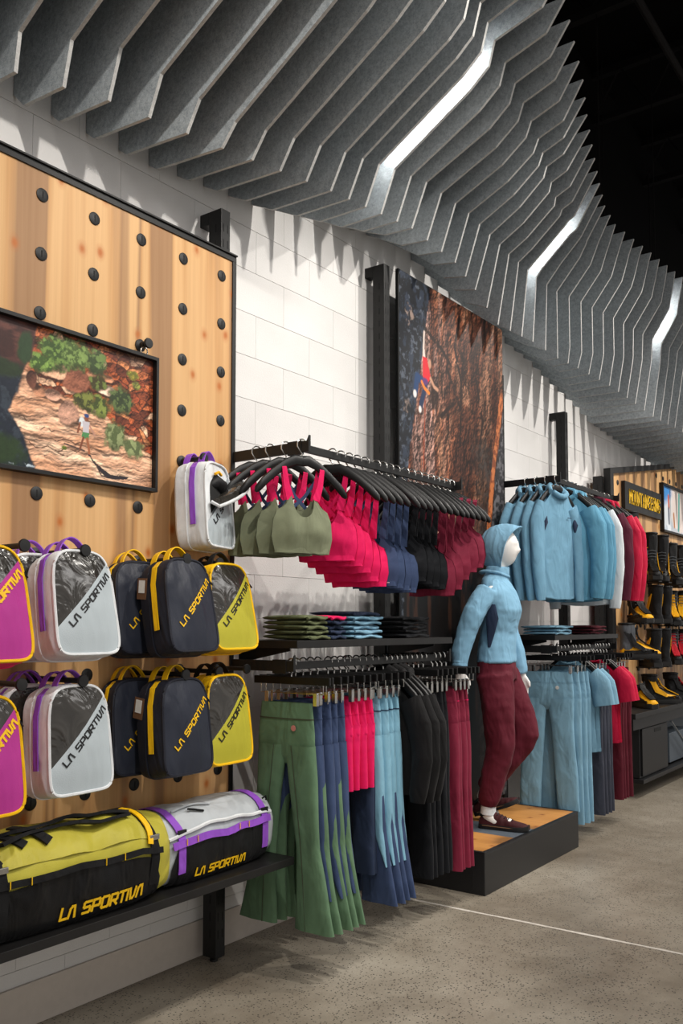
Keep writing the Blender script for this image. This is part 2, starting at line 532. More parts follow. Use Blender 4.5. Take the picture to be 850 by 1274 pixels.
wall = struct(MB().bb(-3, 18, 0.004, 0.2, 0, 4.3).build('wall_back', 'wall_joint', smooth=0))
struct(MB().bb(-3, 18, 0.0, 0.2, 4.305, 6.4).build('wall_upper', 'ceiling_black', smooth=0))
bw, bh = 0.4065, 0.2045
bme = MB().bb(-bw / 2 + .0006, bw / 2 - .0006, 0.0, 0.05, -bh / 2 + .0010, bh / 2 - .0010).mesh('block', 'wall_paint', smooth=0, bevel=0.001)
rest = MB()
for r in range(0, 21):
    z = 0.101 + r * bh
    for c in range(-4, 42):
        x = 0.24 + c * bw + (bw / 2 if r % 2 else 0)
        if x > 17.5: continue
        vis = (2.5 < x < 4.4 and z < 3.7) or (5.2 < x < 7.6 and z < 3.6) or (1.2 < x <= 2.5 and (z < 0.65 or z > 2.85) and z < 3.6) or (4.4 <= x <= 5.2 and (z < 0.6 or 3.2 < z < 3.7)) or (7.6 <= x < 10.5 and (2.6 < z < 3.3))
        if vis:
            inst('block', bme, wall, (x, 0, z))
        else:
            rest.bb(x - bw / 2 + .0018, x + bw / 2 - .0018, 0, .05, z - bh / 2 + .0015, z + bh / 2 - .0015)
ro = rest.build('distant_blocks', 'wall_paint', wall, smooth=0)
ro['kind'] = 'stuff'
struct(MB().bb(-3, 18, -0.012, 0.0, 0, 0.15).build('baseboard_back', 'baseboard_paint', smooth=0, bevel=0.003))

# open black ceiling with joists and pipes
ce = struct(MB().bb(-4, 18, -9, 0.2, 6.4, 6.5).build('ceiling', 'ceiling_black', smooth=0))
jm = MB()
jm.bb(-.03, .03, -9, 0, 0, .06); jm.bb(-.03, .03, -9, 0, .42, .48)
for i in range(18):
    y = -i * .5
    jm.tube([(0, y, .03), (0, y - .25, .45), (0, y - .5, .03)], .012, 4)
jme = jm.mesh('joist', 'ceiling_steel', smooth=0)
for i in range(12):
    inst('joist', jme, ce, (0.6 + i * 1.4, 0, 5.9))
for y, r, z in ((-1.75, .05, 5.5), (-1.15, .025, 5.2), (-2.3, .09, 5.75)):
    MB().tube([(-3, y, z), (17, y, z)], r, 10).build('ceiling_pipe', 'ceiling_steel', ce)
duct = MB()
rg = []
for i in range(26):
    x = 1.2 + i * .45
    yf = -2.35 + .22 * math.sin(i * .55) - .02 * i
    rg.append([(x, yf, 4.85), (x, -4.2, 4.85), (x, -4.2, 5.35), (x, yf - .1, 5.35)])
duct.loft(rg)
tag(duct.build('hanging_canopy', 'ceiling_steel', smooth=0), 'dark hanging ceiling canopy with a wavy edge beyond the felt baffles', 'canopy')

# ------------------------------------------------------------------ felt ceiling baffles
FIN_S, FIN_X0, ZT = 0.1581855, 1.7879755, 4.22
def k10(p):
    """nine points to ten: one more on the steep face"""
    a, b = p[2], p[3]
    return p[:3] + [(a[0] + .25 * (b[0] - a[0]), a[1] + .25 * (b[1] - a[1]))] + p[3:]
FK = {
 -7: k10([(0, 3.30), (-.06, 3.22), (-.17, 3.20), (-.20, 3.32), (-.70, 3.58), (-1.05, 3.78), (-1.15, 3.93), (-1.45, 4.05), (-1.55, ZT)]),
 -1: k10([(0, 3.30), (-.08, 3.22), (-.25, 3.21), (-.27, 3.34), (-.75, 3.60), (-1.1, 3.80), (-1.2, 3.95), (-1.5, 4.05), (-1.6, ZT)]),
 1: k10([(0, 3.30), (-.05, 3.26), (-.33, 3.24), (-.39, 3.41), (-.9, 3.66), (-1.15, 3.80), (-1.22, 3.95), (-1.5, 4.05), (-1.6, ZT)]),
 4: k10([(0, 3.31), (-.05, 3.28), (-.42, 3.25), (-.49, 3.33), (-.97, 3.61), (-1.15, 3.75), (-1.22, 3.92), (-1.5, 4.03), (-1.6, ZT)]),
 8: k10([(0, 3.39), (-.13, 3.33), (-.47, 3.32), (-.55, 3.47), (-1.07, 3.77), (-1.14, 3.83), (-1.18, 3.97), (-1.42, 4.07), (-1.52, ZT)]),
 11: k10([(0, 3.50), (-.18, 3.41), (-.42, 3.41), (-.5, 3.61), (-.91, 3.85), (-1.01, 3.93), (-1.04, 4.04), (-1.27, 4.10), (-1.36, ZT)]),
 13: k10([(0, 3.56), (-.23, 3.47), (-.4, 3.46), (-.49, 3.68), (-.85, 3.84), (-.96, 3.93), (-.99, 4.02), (-1.17, 4.08), (-1.27, ZT)]),
 16: k10([(0, 3.64), (-.25, 3.46), (-.39, 3.44), (-.48, 3.70), (-.72, 3.81), (-.87, 3.92), (-.9, 3.99), (-1.04, 4.04), (-1.15, ZT)]),
 18: k10([(0, 3.57), (-.21, 3.42), (-.35, 3.39), (-.45, 3.70), (-.64, 3.81), (-.79, 3.94), (-.81, 4.0), (-.91, 4.04), (-1.05, ZT)]),
 20: k10([(0, 3.52), (-.2, 3.36), (-.34, 3.27), (-.42, 3.70), (-.54, 3.77), (-.72, 3.92), (-.73, 3.97), (-.82, 4.01), (-.96, ZT)]),
 23: k10([(0, 3.49), (-.14, 3.42), (-.36, 3.28), (-.39, 3.71), (-.43, 3.76), (-.63, 3.94), (-.65, 3.95), (-.67, 3.96), (-.83, ZT)]),
 25: k10([(0, 3.42), (-.31, 3.24), (-.40, 3.24), (-.40, 3.71), (-.57, 3.91), (-.59, 3.95), (-.61, 3.98), (-.62, 4.01), (-.75, ZT)]),
 27: [(0, 3.39), (-.28, 3.24), (-.42, 3.24), (-.45, 3.35), (-.45, 3.72), (-.6, 3.91), (-.62, 3.97), (-.64, 4.03), (-.66, 4.08), (-.71, ZT)],
 30: [(0, 3.30), (-.19, 3.21), (-.48, 3.21), (-.52, 3.44), (-.52, 3.72), (-.66, 3.93), (-.68, 3.99), (-.70, 4.06), (-.72, 4.14), (-.75, ZT)],
 33: [(0, 3.22), (-.13, 3.17), (-.52, 3.16), (-.58, 3.50), (-.59, 3.71), (-.74, 3.94), (-.75, 4.0), (-.765, 4.07), (-.78, 4.15), (-.79, ZT)],
 35: [(0, 3.15), (-.06, 3.12), (-.56, 3.11), (-.63, 3.57), (-.64, 3.70), (-.77, 3.92), (-.78, 4.0), (-.795, 4.07), (-.81, 4.15), (-.82, ZT)],
 38: [(0, 3.11), (-.09, 3.09), (-.60, 3.10), (-.68, 3.60), (-.70, 3.72), (-.82, 3.92), (-.83, 4.0), (-.85, 4.07), (-.87, 4.15), (-.88, ZT)],
 46: [(0, 3.03), (-.12, 2.98), (-.75, 3.0), (-.85, 3.5), (-.88, 3.7), (-.98, 3.9), (-1.0, 4.0), (-1.02, 4.07), (-1.04, 4.15), (-1.05, ZT)],
 64: [(0, 3.0), (-.12, 2.96), (-.9, 2.98), (-1.0, 3.45), (-1.04, 3.65), (-1.15, 3.9), (-1.17, 4.0), (-1.19, 4.07), (-1.2, 4.15), (-1.22, ZT)],
}
FKEYS = sorted(FK)
def fin_profile(k):
    for a, b in zip(FKEYS[:-1], FKEYS[1:]):
        if a <= k <= b:
            t = (k - a) / (b - a)
            return [(p[0] + t * (q[0] - p[0]), p[1] + t * (q[1] - p[1])) for p, q in zip(FK[a], FK[b])]
LIT = (11, 23, 35)
ORD = ['zeroth', 'first', 'second', 'third', 'fourth', 'fifth', 'sixth', 'seventh', 'eighth', 'ninth', 'tenth', 'eleventh', 'twelfth', 'thirteenth', 'fourteenth', 'fifteenth', 'sixteenth', 'seventeenth', 'eighteenth', 'nineteenth', 'twentieth', 'twenty-first', 'twenty-second', 'twenty-third', 'twenty-fourth', 'twenty-fifth', 'twenty-sixth', 'twenty-seventh', 'twenty-eighth']
for k in range(-7, 63):
    pr = fin_profile(k)
    x = FIN_X0 + FIN_S * k
    poly = [(-.004, ZT)] + [(min(p[0], -.004), p[1]) for p in pr]
    o = MB().prism(poly, 'x', -.007, .007, 0, 1).build('felt_baffle', ['felt', 'felt_edge'], smooth=0)
    o.location = (x, 0, 0)
    G_ = 'felt baffles of the wave ceiling'
    if k in LIT:
        tag(o, 'felt baffle lit white by a strip light ' + {11: 'left of the rock poster', 23: 'over the rock poster edge', 35: 'towards the boots'}[k], 'baffle', G_)
    elif k < 11:
        tag(o, f'grey felt baffle, {ORD[11 - k]} before the strip light left of the poster', 'baffle', G_)
    elif k < 23:
        tag(o, f'grey felt baffle above the rock poster, {ORD[k - 11]} past the strip light', 'baffle', G_)
    elif k < 35:
        tag(o, f'grey felt baffle above the hoodies, {ORD[k - 23]} past the strip light', 'baffle', G_)
    else:
        tag(o, f'grey felt baffle over the boot display, {ORD[k - 35]} past the strip light', 'baffle', G_)
# suspension rails on top of the baffles
for y in (-.12, -.55):
    rr = MB().bb(0.5, 11.8, y - .02, y + .02, ZT, ZT + .04)
    for i in range(9):
        rr.tube([(1 + i * 1.3, y, ZT + .03), (1 + i * 1.3, y, 6.4)], .005, 5)
    tag(rr.build('suspension_rail', 'ceiling_steel', smooth=0), 'black suspension rail above the felt baffles' + (' close to the wall' if y > -.3 else ' out in the room'), 'rail')
# linear lights tucked between two baffles
for n, (k, i0, i1) in enumerate(((11, 4, 6), (23, 4, 7), (35, 4, 6))):
    pr = fin_profile(k - 0.5); x = FIN_X0 + FIN_S * (k - 0.5)
    a, b = pr[i0], pr[i1]
    t = thing('strip_light', ('slim white strip light tucked between felt baffles ' + ('left of the rock poster', 'over the right edge of the rock poster', 'towards the boot display')[n]), 'light', (x, 0, 0))
    d = Vector((0, b[0] - a[0], b[1] - a[1])); L = d.length; d.normalize()
    up_ = Vector((0, d.z, -d.y));
    if up_.z < 0: up_ = -up_
    mid = Vector((-.02, (a[0] + b[0]) / 2, (a[1] + b[1]) / 2)) + up_ * .13
    R = Matrix((Vector((1, 0, 0)), d, up_)).transposed()
    MB().box(mid + up_ * .014, (.04, L, .02), 0, R).build('housing', 'light_housing', t, smooth=0)
    MB().box(mid, (.03, L - .01, .008), 0, R).build('diffuser', 'led', t, smooth=0)

# ------------------------------------------------------------------ slotted uprights
def upright(x, z0, z1, label, arm=True):
    t = thing('slotted_upright', label, 'upright', (x, -.13, 0), 0, 'slotted uprights on the block wall')
    MB().bb(-.0275, .0275, 0, .075, z0, z1).build('post', 'black_metal', t, smooth=0, bevel=.002)
    if arm:
        MB().bb(-.0275, .0275, .075, .13, z1 - .055, z1).build('wall_arm', 'black_metal', t, smooth=0, bevel=.002)
    sl = MB()
    z = z0 + .08
    while z < z1 - .08:
        for s in (-1, 1):
            sl.bb(s * .013 - .003, s * .013 + .003, -.0008, .002, z, z + .035)
        sl.bb(-.0283, -.027, .03, .036, z, z + .035); sl.bb(.027, .0283, .03, .036, z, z + .035)
        z += .07
    so = sl.build('slots', 'slot_dark', t, smooth=0); so['kind'] = 'stuff'
    MB().lathe([(.006, .006), (.006, .03)], (0, .037, 0), 'z', 10).build('foot_stem', 'chrome', t)
    MB().lathe([(.017, 0), (.017, .008), (.010, .012)], (0, .037, 0), 'z', 12).build('levelling_foot', 'black_plug', t)
    return t
upright(2.742, .02, 3.21, 'slotted black steel upright behind the pine panel with backpacks')
upright(4.015, .02, 3.39, 'slotted black steel upright along the left edge of the rock poster')
upright(5.43, .02, 3.10, 'slotted black steel upright hidden behind the right edge of the rock poster')
upright(6.545, .02, 3.06, 'slotted black steel upright rising behind the hoodies')

# ------------------------------------------------------------------ pine peg panel with backpacks
P1Y = -.16
pan = thing('peg_panel', 'pine peg panel with black plugs behind the backpacks', 'panel', (0, 0, 0))
MB().bb(.5, 2.752, P1Y, -.135, .50, 2.975).build('pine_board', 'pine', pan, smooth=0)
fr = MB().bb(.5, 2.774, P1Y - .006, -.131, 2.975, 2.999); fr.bb(2.752, 2.774, P1Y - .006, -.131, .48, 2.975)
fr.bb(.5, 2.774, P1Y - .014, -.131, 2.999, 3.006)
fr.build('frame', 'black_metal', pan, smooth=0, bevel=.001)
plug_me = MB().lathe([(.0235, 0), (.0235, -.0035), (.021, -.005), (.0001, -.005)], (0, 0, 0), 'y', 20).mesh('hole_plug', 'black_plug')
slot_me = MB().bb(-.0025, .0025, -.0056, -.0045, -.012, .012).mesh('slot', 'slot_dark', smooth=0)
GX = [1.355, 1.577, 1.80, 2.0215, 2.244, 2.465, 2.687]
GZ = [2.891 - .2085 * i for i in range(11)]
PEGS = {(4, 2), (5, 4), (2, 6), (4, 6), (5, 6), (1, 6), (1, 8), (2, 8), (4, 8), (5, 8), (6, 8)}
for i, x in enumerate(GX):
    for jx, z in enumerate(GZ):
        if (i, jx) in PEGS or (x < 2.33 and 1.90 < z < 2.44): continue
        h = inst('hole_plug', plug_me, pan, (x, P1Y, z))
        inst('slot', slot_me, h)
def peg(x, z, L, label, y=P1Y):
    t = thing('display_peg', label, 'peg', (x, y, z), 0, 'pegs in the pine panel')
    MB().lathe([(.024, 0), (.024, -.006), (.012, -.012), (.012, -.03)], (0, 0, 0), 'y', 20).build('flange', 'black_plug', t)
    MB().tube([(0, -.02, 0), (0, -L, 0)], .009, 12).build('rod', 'black_plug', t)
    MB().lathe([(.010, -L + .012), (.0185, -L + .006), (.0205, -L), (.0185, -L - .005), (.0001, -L - .006)], (0, 0, 0), 'y', 20).build('end_knob', 'black_plug', t)
    return t
for (i, jx) in sorted(PEGS):
    L = {(4, 2): .05, (5, 4): .13, (6, 8): .16, (5, 6): .22, (5, 8): .22}.get((i, jx), .27)
    nm = {(4, 2): 'short black peg carrying the framed canyon photograph', (5, 4): 'black peg holding the open white backpack',
          (6, 8): 'bare black peg next to the frame above the white duffel', (5, 6): 'black peg holding the upper yellow backpack', (5, 8): 'black peg holding the lower yellow backpack',
          (2, 6): 'black peg holding the upper white backpacks', (2, 8): 'black peg holding the lower white backpacks', (4, 6): 'black peg holding the upper navy backpacks',
          (4, 8): 'black peg holding the lower navy backpacks', (1, 6): 'black peg holding the upper magenta backpack', (1, 8): 'black peg holding the lower magenta backpack'}[(i, jx)]
    peg(GX[i], GZ[jx], L, nm)

# ------------------------------------------------------------------ prints
def fbm(X, Y, sc, seed=0, octv=5, sx=1.0, sy=1.0, pers=.55):
    rs = np.random.RandomState(seed); out = np.zeros_like(X); amp = 1; tot = 0
    G = rs.rand(256, 256)
    for o in range(octv):
        u = X * sc * sx + rs.rand() * 50; v = Y * sc * sy + rs.rand() * 50
        i = np.floor(u).astype(int); jv = np.floor(v).astype(int); fu = u - i; fv = v - jv
        fu = fu * fu * (3 - 2 * fu); fv = fv * fv * (3 - 2 * fv)
        g = lambda a, b: G[a % 256, b % 256]
        out += amp * ((g(i, jv) * (1 - fu) + g(i + 1, jv) * fu) * (1 - fv) + (g(i, jv + 1) * (1 - fu) + g(i + 1, jv + 1) * fu) * fv)
        tot += amp; amp *= pers; sc *= 2
    return out / tot
def sst(x, a, b):
    t = np.clip((x - a) / (b - a), 0, 1); return t * t * (3 - 2 * t)
class Canvas:
    def __init__(s, x0, x1, z0, z1, step):
        s.nx = int((x1 - x0) / step) + 1; s.nz = int((z1 - z0) / step) + 1
        s.x = np.linspace(x0, x1, s.nx); s.z = np.linspace(z0, z1, s.nz)
        s.X, s.Z = np.meshgrid(s.x, s.z)
        s.c = np.zeros(s.X.shape + (3,))
    def fill(s, hexc, mask=1.0):
        c = np.array(lin(hexc)[:3]); mk = np.broadcast_to(mask, s.X.shape)[..., None]
        s.c = s.c * (1 - mk) + c * mk
    def blob(s, x, z, rx, rz, rough=0, sc=30, seed=1, soft=.25):
        d = np.sqrt(((s.X - x) / rx) ** 2 + ((s.Z - z) / rz) ** 2)
        if rough: d = d + rough * (fbm(s.X, s.Z, sc, seed) - .5) * 2
        return 1 - sst(d, 1 - soft, 1 + soft)
    def poly(s, pts):
        ins = np.zeros(s.X.shape, bool); n = len(pts)
        for i in range(n):
            (x0, y0), (x1, y1) = pts[i], pts[(i + 1) % n]
            if y0 == y1: continue
            c = ((y0 > s.Z) != (y1 > s.Z)) & (s.X < (x1 - x0) * (s.Z - y0) / (y1 - y0) + x0)
            ins ^= c
        return ins.astype(float)
    def line(s, pts, w):
        mk = np.zeros(s.X.shape)
        for (x0, y0), (x1, y1) in zip(pts[:-1], pts[1:]):
            dx, dy = x1 - x0, y1 - y0
            t = np.clip(((s.X - x0) * dx + (s.Z - y0) * dy) / (dx * dx + dy * dy), 0, 1)
            d = np.hypot(s.X - x0 - t * dx, s.Z - y0 - t * dy)
            mk = np.maximum(mk, 1 - sst(d, w * .6, w * 1.1))
        return mk
    def build(s, name, y, parent):
        vs = np.stack([s.X.ravel(), np.full(s.X.size, y), s.Z.ravel()], 1)
        idx = np.arange(s.X.size).reshape(s.X.shape)
        fs = np.stack([idx[:-1, :-1], idx[:-1, 1:], idx[1:, 1:], idx[1:, :-1]], -1).reshape(-1, 4)
        me = bpy.data.meshes.new(name)
        me.from_pydata(vs.tolist(), [], fs.tolist())
        at = me.color_attributes.new('Col', 'FLOAT_COLOR', 'POINT')
        cc = np.concatenate([np.clip(s.c, 0, 1).reshape(-1, 3), np.ones((s.X.size, 1))], 1).astype(np.float32)
        at.data.foreach_set('color', cc.ravel())
        me.materials.append(MATS['printed'])
        o = bpy.data.objects.new(name, me); COL.objects.link(o)
        if parent is not None: o.parent = parent
        return o

def hillshade(c, h, lx, lz, k, mask=1.0):
    gz, gx = np.gradient(h)
    s_ = np.clip(1 + k * (gx * lx + gz * lz), .25, 1.75)
    c.c *= (1 + (s_ - 1) * np.broadcast_to(mask, h.shape))[..., None]
def cells(X, Z, n, x0, x1, z0, z1, seed, squash=1.6):
    rs = np.random.RandomState(seed)
    px = rs.uniform(x0, x1, n); pz = rs.uniform(z0, z1, n)
    f1 = np.full(X.shape, 9.0); f2 = np.full(X.shape, 9.0); idx = np.zeros(X.shape, int)
    for i in range(n):
        d = np.hypot(X - px[i], (Z - pz[i]) * squash)
        nearer = d < f1
        f2 = np.where(nearer, f1, np.minimum(f2, d)); idx = np.where(nearer, i, idx); f1 = np.where(nearer, d, f1)
    return f1, f2, idx, rs
# framed canyon photograph
fp = thing('framed_photograph', 'black framed canyon photograph of a hiker hung on the pine panel', 'picture', (0, 0, 0))
fx0, fx1, fz0, fz1 = 1.375, 2.312, 1.911, 2.436
ff = MB()
ff.bb(fx0, fx1, -.196, -.166, fz1 - .014, fz1); ff.bb(fx0, fx1, -.196, -.166, fz0, fz0 + .014)
ff.bb(fx0, fx0 + .012, -.196, -.166, fz0 + .014, fz1 - .014); ff.bb(fx1 - .012, fx1, -.196, -.166, fz0 + .014, fz1 - .014)
ff.bb(fx0, fx1, -.172, -.164, fz0, fz1)
ff.build('frame', 'black_metal', fp, smooth=0, bevel=.001)
MB().tube([(2.244 + .016 * math.cos(a * PI / 8), -.186, 2.447 + .018 * math.sin(a * PI / 8)) for a in range(16)] + [(2.26, -.186, 2.447)], .0025, 6).build('hanging_ring', 'chrome', fp)
c = Canvas(fx0 + .012, fx1 - .012, fz0 + .014, fz1 - .014, .0022)
X, Z = c.X, c.Z
X, Z = c.X, c.Z
n1 = fbm(X, Z, 9, 1, sx=.6, sy=1.8); n2 = fbm(X, Z, 40, 2); n3 = fbm(X, Z, 14, 5)
wx = X + .02 * (fbm(X, Z, 12, 41) - .5); wz = Z + .03 * (fbm(X, Z, 12, 42) - .5)
c.fill('#cf9f80'); c.fill('#b07c5a', sst(n1, .5, .62) * .6); c.fill('#e6c2a4', sst(n1, .45, .34) * .8)
hs = fbm(wx, wz, 7, 43, 6, sx=.5, sy=2.2, pers=.6)
hillshade(c, hs, -.4, 1.0, 26)
for k_, (x0, z0, x1, z1) in enumerate(((1.72, 2.06, 1.97, 2.05), (1.76, 2.01, 2.0, 2.03), (1.82, 1.985, 2.06, 2.045), (1.72, 2.10, 1.86, 2.075))):
    pts_ = [(x0 + (x1 - x0) * q / 10, z0 + (z1 - z0) * q / 10 + .008 * math.sin(q * 1.9 + k_ * 2) - .010 * math.sin(PI * q / 10)) for q in range(11)]
    c.fill('#4f2f22', c.line(pts_, .0022) * sst(fbm(X, Z, 22, 50 + k_), .38, .5) * .9)
# broken red scree above and on the right
up_m = sst(Z - (2.185 + .10 * (1.95 - X)) + (n3 - .5) * .07, 0, .012) * sst(X, 1.72, 1.78)
rb = sst((X - 2.00) * .50 - (2.19 - Z) + (n3 - .5) * .05, 0, .012) * sst(X, 2.0, 2.05)
scr = np.maximum(up_m, rb)
f1, f2, idx, rs = cells(wx, wz, 330, 1.70, 2.32, 1.90, 2.44, 5)
pal = np.array([lin(h_)[:3] for h_ in ('#a3512c', '#7a3c24', '#c07a4e', '#d4a888', '#5b2c1c', '#b0613a', '#93452a')])
cc_ = pal[rs.randint(0, len(pal), 330)][idx]
c.c = c.c * (1 - scr[..., None]) + cc_ * scr[..., None]
c.fill('#2c140d', scr * (1 - sst(f2 - f1, .001, .006)) * .85)
hillshade(c, -f1 + .3 * fbm(X, Z, 30, 44), -.4, 1.0, 45, scr)
c.fill('#3a1f18', sst(Z, 2.365, 2.395) * sst(X, 2.05, 2.12) * sst(n1, .62, .48) * .8)
# big boulders: pale top, dark underside
for x, z, rx, rz, hx in ((1.86, 2.290, .080, .036, '#c79a7c'), (1.945, 2.270, .055, .045, '#8a5540'), (1.915, 2.150, .042, .042, '#b98c76'), (1.80, 2.20, .034, .020, '#a8765a'), (1.85, 2.195, .034, .020, '#c0917a'), (2.07, 2.262, .045, .020, '#dcb9a2'), (2.05, 2.305, .055, .016, '#b27a5c'), (1.765, 2.235, .022, .030, '#59362a')):
    mk = c.blob(x, z, rx, rz, .35, 24, int(x * 100), .10)
    c.fill('#301a12', c.blob(x + .012, z - rz * .75, rx * 1.05, rz * .55, .4, 30, 3, .2) * .85)
    c.fill(hx, mk)
    hillshade(c, -((X - x) / rx) ** 2 * .02 - ((Z - z) / rz) ** 2 * .03 + .05 * fbm(X, Z, 24, int(z * 99), 5), -.4, 1, 170, mk)
# bushes
for x, z, rx, rz, a, b in ((1.87, 2.35, .075, .06, '#6f8a44', '#3a4f26'), (1.80, 2.30, .05, .035, '#7c9a4a', '#3d5426'), (1.95, 2.36, .06, .05, '#7b9350', '#46592c'), (2.035, 2.355, .045, .045, '#6b8248', '#39492a'), (1.985, 2.20, .045, .035, '#7a7f3c', '#3d4020'), (2.055, 2.195, .04, .04, '#7d8a40', '#404a22'), (2.145, 2.235, .058, .05, '#5f7040', '#333f26'), (2.04, 2.28, .04, .03, '#6c7a3c', '#3f3a1e'), (2.12, 2.10, .05, .05, '#8b9566', '#55613a'), (2.205, 2.065, .05, .035, '#8d9866', '#56603c'), (2.20, 2.345, .03, .018, '#a79a3c', '#6b6a2c'), (2.22, 2.31, .02, .014, '#9a9a48', '#5c6030'), (1.90, 2.02, .012, .008, '#93a03c', '#5c6a26')):
    mk = c.blob(x, z, rx, rz, .45, 45, int(z * 100))
    c.fill(b, mk); c.fill(a, mk * sst(fbm(X, Z, 70, int(x * 90)), .48, .6)); c.fill('#2a2c18', mk * sst(z - Z, rz * .3, rz) * .6)
# shaded left side
lx = np.interp(Z, [1.90, 1.94, 2.03, 2.11, 2.18, 2.24, 2.30, 2.44], [1.80, 1.79, 1.745, 1.68, 1.715, 1.73, 1.76, 1.79])
sh = sst(lx + (n3 - .5) * .03 - X, -.004, .010)
c.fill('#1d2430', sh); c.fill('#39424c', sh * sst(n2, .5, .65) * .6)
c.fill('#3b211d', sh * sst(Z, 2.24, 2.30)); c.fill('#5e3830', sh * sst(Z, 2.25, 2.31) * sst(n1, .5, .62))
c.fill('#27391f', sh * c.blob(1.62, 1.98, .12, .06, .4, 30, 4)); c.fill('#2b3f26', sh * c.blob(1.74, 2.33, .03, .06, .4, 30, 6))
c.fill('#26331f', sh * c.blob(1.6, 2.25, .14, .03, .4, 30, 7)); c.fill('#c3cfd8', c.blob(1.735, 1.937, .05, .006, .6, 80, 9) * sst(n2, .45, .55))
c.c *= (.70 + .75 * fbm(X, Z, 60, 31, 4, pers=.85))[..., None]
# hiker and cast shadow as printed
c.fill('#2f292e', c.poly([(2.004, 2.014), (2.03, 1.990), (2.07, 1.968), (2.105, 1.952), (2.19, 1.956), (2.175, 1.944), (2.12, 1.937), (2.085, 1.938), (2.055, 1.958), (2.02, 1.990)]))
c.fill('#4b3a36', c.line([(1.90, 2.035), (1.95, 2.028), (1.985, 2.022)], .0035)); c.fill('#4b3a36', c.line([(2.03, 1.99), (2.06, 1.945), (2.085, 1.94)], .003))
c.fill('#dfe6e8', c.blob(1.972, 2.125, .012, .018)); c.fill('#8a5038', c.line([(1.965, 2.12), (1.955, 2.085)], .005)); c.fill('#b98a78', c.line([(2.005, 2.118), (2.03, 2.085)], .004))
c.fill('#c9c2c8', c.poly([(1.975, 2.13), (2.005, 2.13), (2.003, 2.088), (1.978, 2.088)])); c.fill('#4f8a55', c.poly([(1.975, 2.09), (2.005, 2.09), (2.003, 2.066), (1.972, 2.07)]))
c.fill('#a1603f', c.line([(1.996, 2.068), (2.004, 2.035), (2.006, 2.014)], .006)); c.fill('#7b4630', c.line([(1.98, 2.07), (1.972, 2.045), (1.966, 2.028)], .005))
c.fill('#8a5038', c.blob(1.992, 2.142, .009, .012)); c.fill('#2c4a80', c.blob(1.992, 2.151, .011, .007)); c.fill('#252a36', c.line([(2.004, 2.010), (2.012, 2.008)], .004))
c.build('photo_print', -.1735, fp)

# rock climbing poster
rp = thing('rock_poster', 'tall printed panel of a climber on an orange rock face', 'poster', (0, 0, 0))
MB().bb(4.085, 5.376, -.159, -.14, .30, 3.388).build('backing_panel', 'black_metal', rp, smooth=0, bevel=.001)
c = Canvas(4.092, 5.374, .304, 3.384, .0055)
X, Z = c.X, c.Z
ex = np.interp(Z, [0, 1.6, 1.79, 2.25, 2.38, 2.67, 3.09, 3.39], [4.12, 4.13, 4.15, 4.17, 4.20, 4.27, 4.36, 4.43])
n1 = fbm(X, Z, 5, 11, sx=2.2, sy=.7); n2 = fbm(X, Z, 16, 12, sx=1.6, sy=1.0, pers=.7); n3 = fbm(X, Z, 3, 13); n4 = fbm(X, Z, 40, 14, 3)
nv = fbm(X, Z, 6, 15, sx=3.5, sy=.35)
wx = X + .10 * (fbm(X, Z, 4, 61) - .5); wz = Z + .20 * (fbm(X, Z, 4, 62) - .5)
c.fill('#7c4a33'); c.fill('#573021', sst(n1, .46, .60)); c.fill('#a2745a', sst(n1, .44, .34) * .8)
c.fill('#9a7a70', sst(4.72 - X + (nv - .5) * .4, 0, .25) * sst(nv, .54, .38) * .8)
c.fill('#3a2018', sst(fbm(wx, wz, 3, 63, 4, sx=1.5, sy=.5), .50, .60) * sst(X, 4.45, 4.8) * .75)
rid = 1 - np.abs(2 * fbm(wx, wz, 5, 64, 5, sx=2.0, sy=.55) - 1)
h1_ = fbm(wx, wz, 7, 65, 6, sx=1.6, sy=.7, pers=.68)
hillshade(c, h1_, -.7, .7, 26)
hillshade(c, fbm(X, Z, 28, 66, 4, pers=.8), -.7, .7, 9)
c.fill('#170c08', sst(rid, .955, .985) * .85)
c.c *= (.40 + .70 * fbm(X, Z, 30, 33, 4, pers=.85))[..., None] * (1 - .45 * sst(X, 4.6, 5.0))[..., None]
for pts in ([(4.38, 3.12), (4.47, 3.08), (4.56, 3.05), (4.66, 2.98)], [(4.55, 2.64), (4.63, 2.70), (4.72, 2.76)], [(4.78, 3.3), (4.72, 3.1), (4.80, 2.9), (4.78, 2.5)], [(4.62, 2.95), (4.74, 2.8), (4.80, 2.7)], [(5.0, 2.95), (5.08, 2.7), (5.02, 2.45)]):
    c.fill('#20120d', c.line(pts, .016) * sst(n4, .25, .4))
low = sst(1.86 + .25 * (n3 - .5) + .0 * X - Z, -.05, .22)
c.fill('#120f0e', low); c.fill('#3a241a', low * sst(nv, .58, .68) * .8)
dk = sst(X - 4.95 + (n3 - .5) * .4, 0, .2) * sst(2.62 + (n3 - .5) * .4 - Z, -.05, .15)
c.fill('#1f1713', dk * .8); c.fill('#48423f', dk * sst(n4, .5, .6) * .5)
seam = np.interp(Z, [1.6, 2.0, 2.4, 2.58, 2.93, 3.0], [5.12, 5.15, 5.22, 5.27, 5.36, 5.38])
sm = (1 - sst(np.abs(X - seam + (n2 - .5) * .03), .022, .032)) * sst(2.97 - Z, 0, .06) * sst(Z, 1.85, 2.0)
c.fill('#b46a3e', sm); c.fill('#7a4026', sm * sst(n4, .5, .6))
rgt = sst(X - seam - .03, 0, .02) * sst(2.97 - Z, 0, .06); c.fill('#2b2a2c', rgt); c.fill('#6a686b', rgt * sst(n4, .52, .62) * .8)
left = sst(ex + (n2 - .5) * .03 - X, -.006, .006)
c.fill('#14171d', left); c.fill('#2c3442', left * sst(n2, .52, .64)); c.fill('#5d6470', left * sst(n4, .64, .72) * .7)
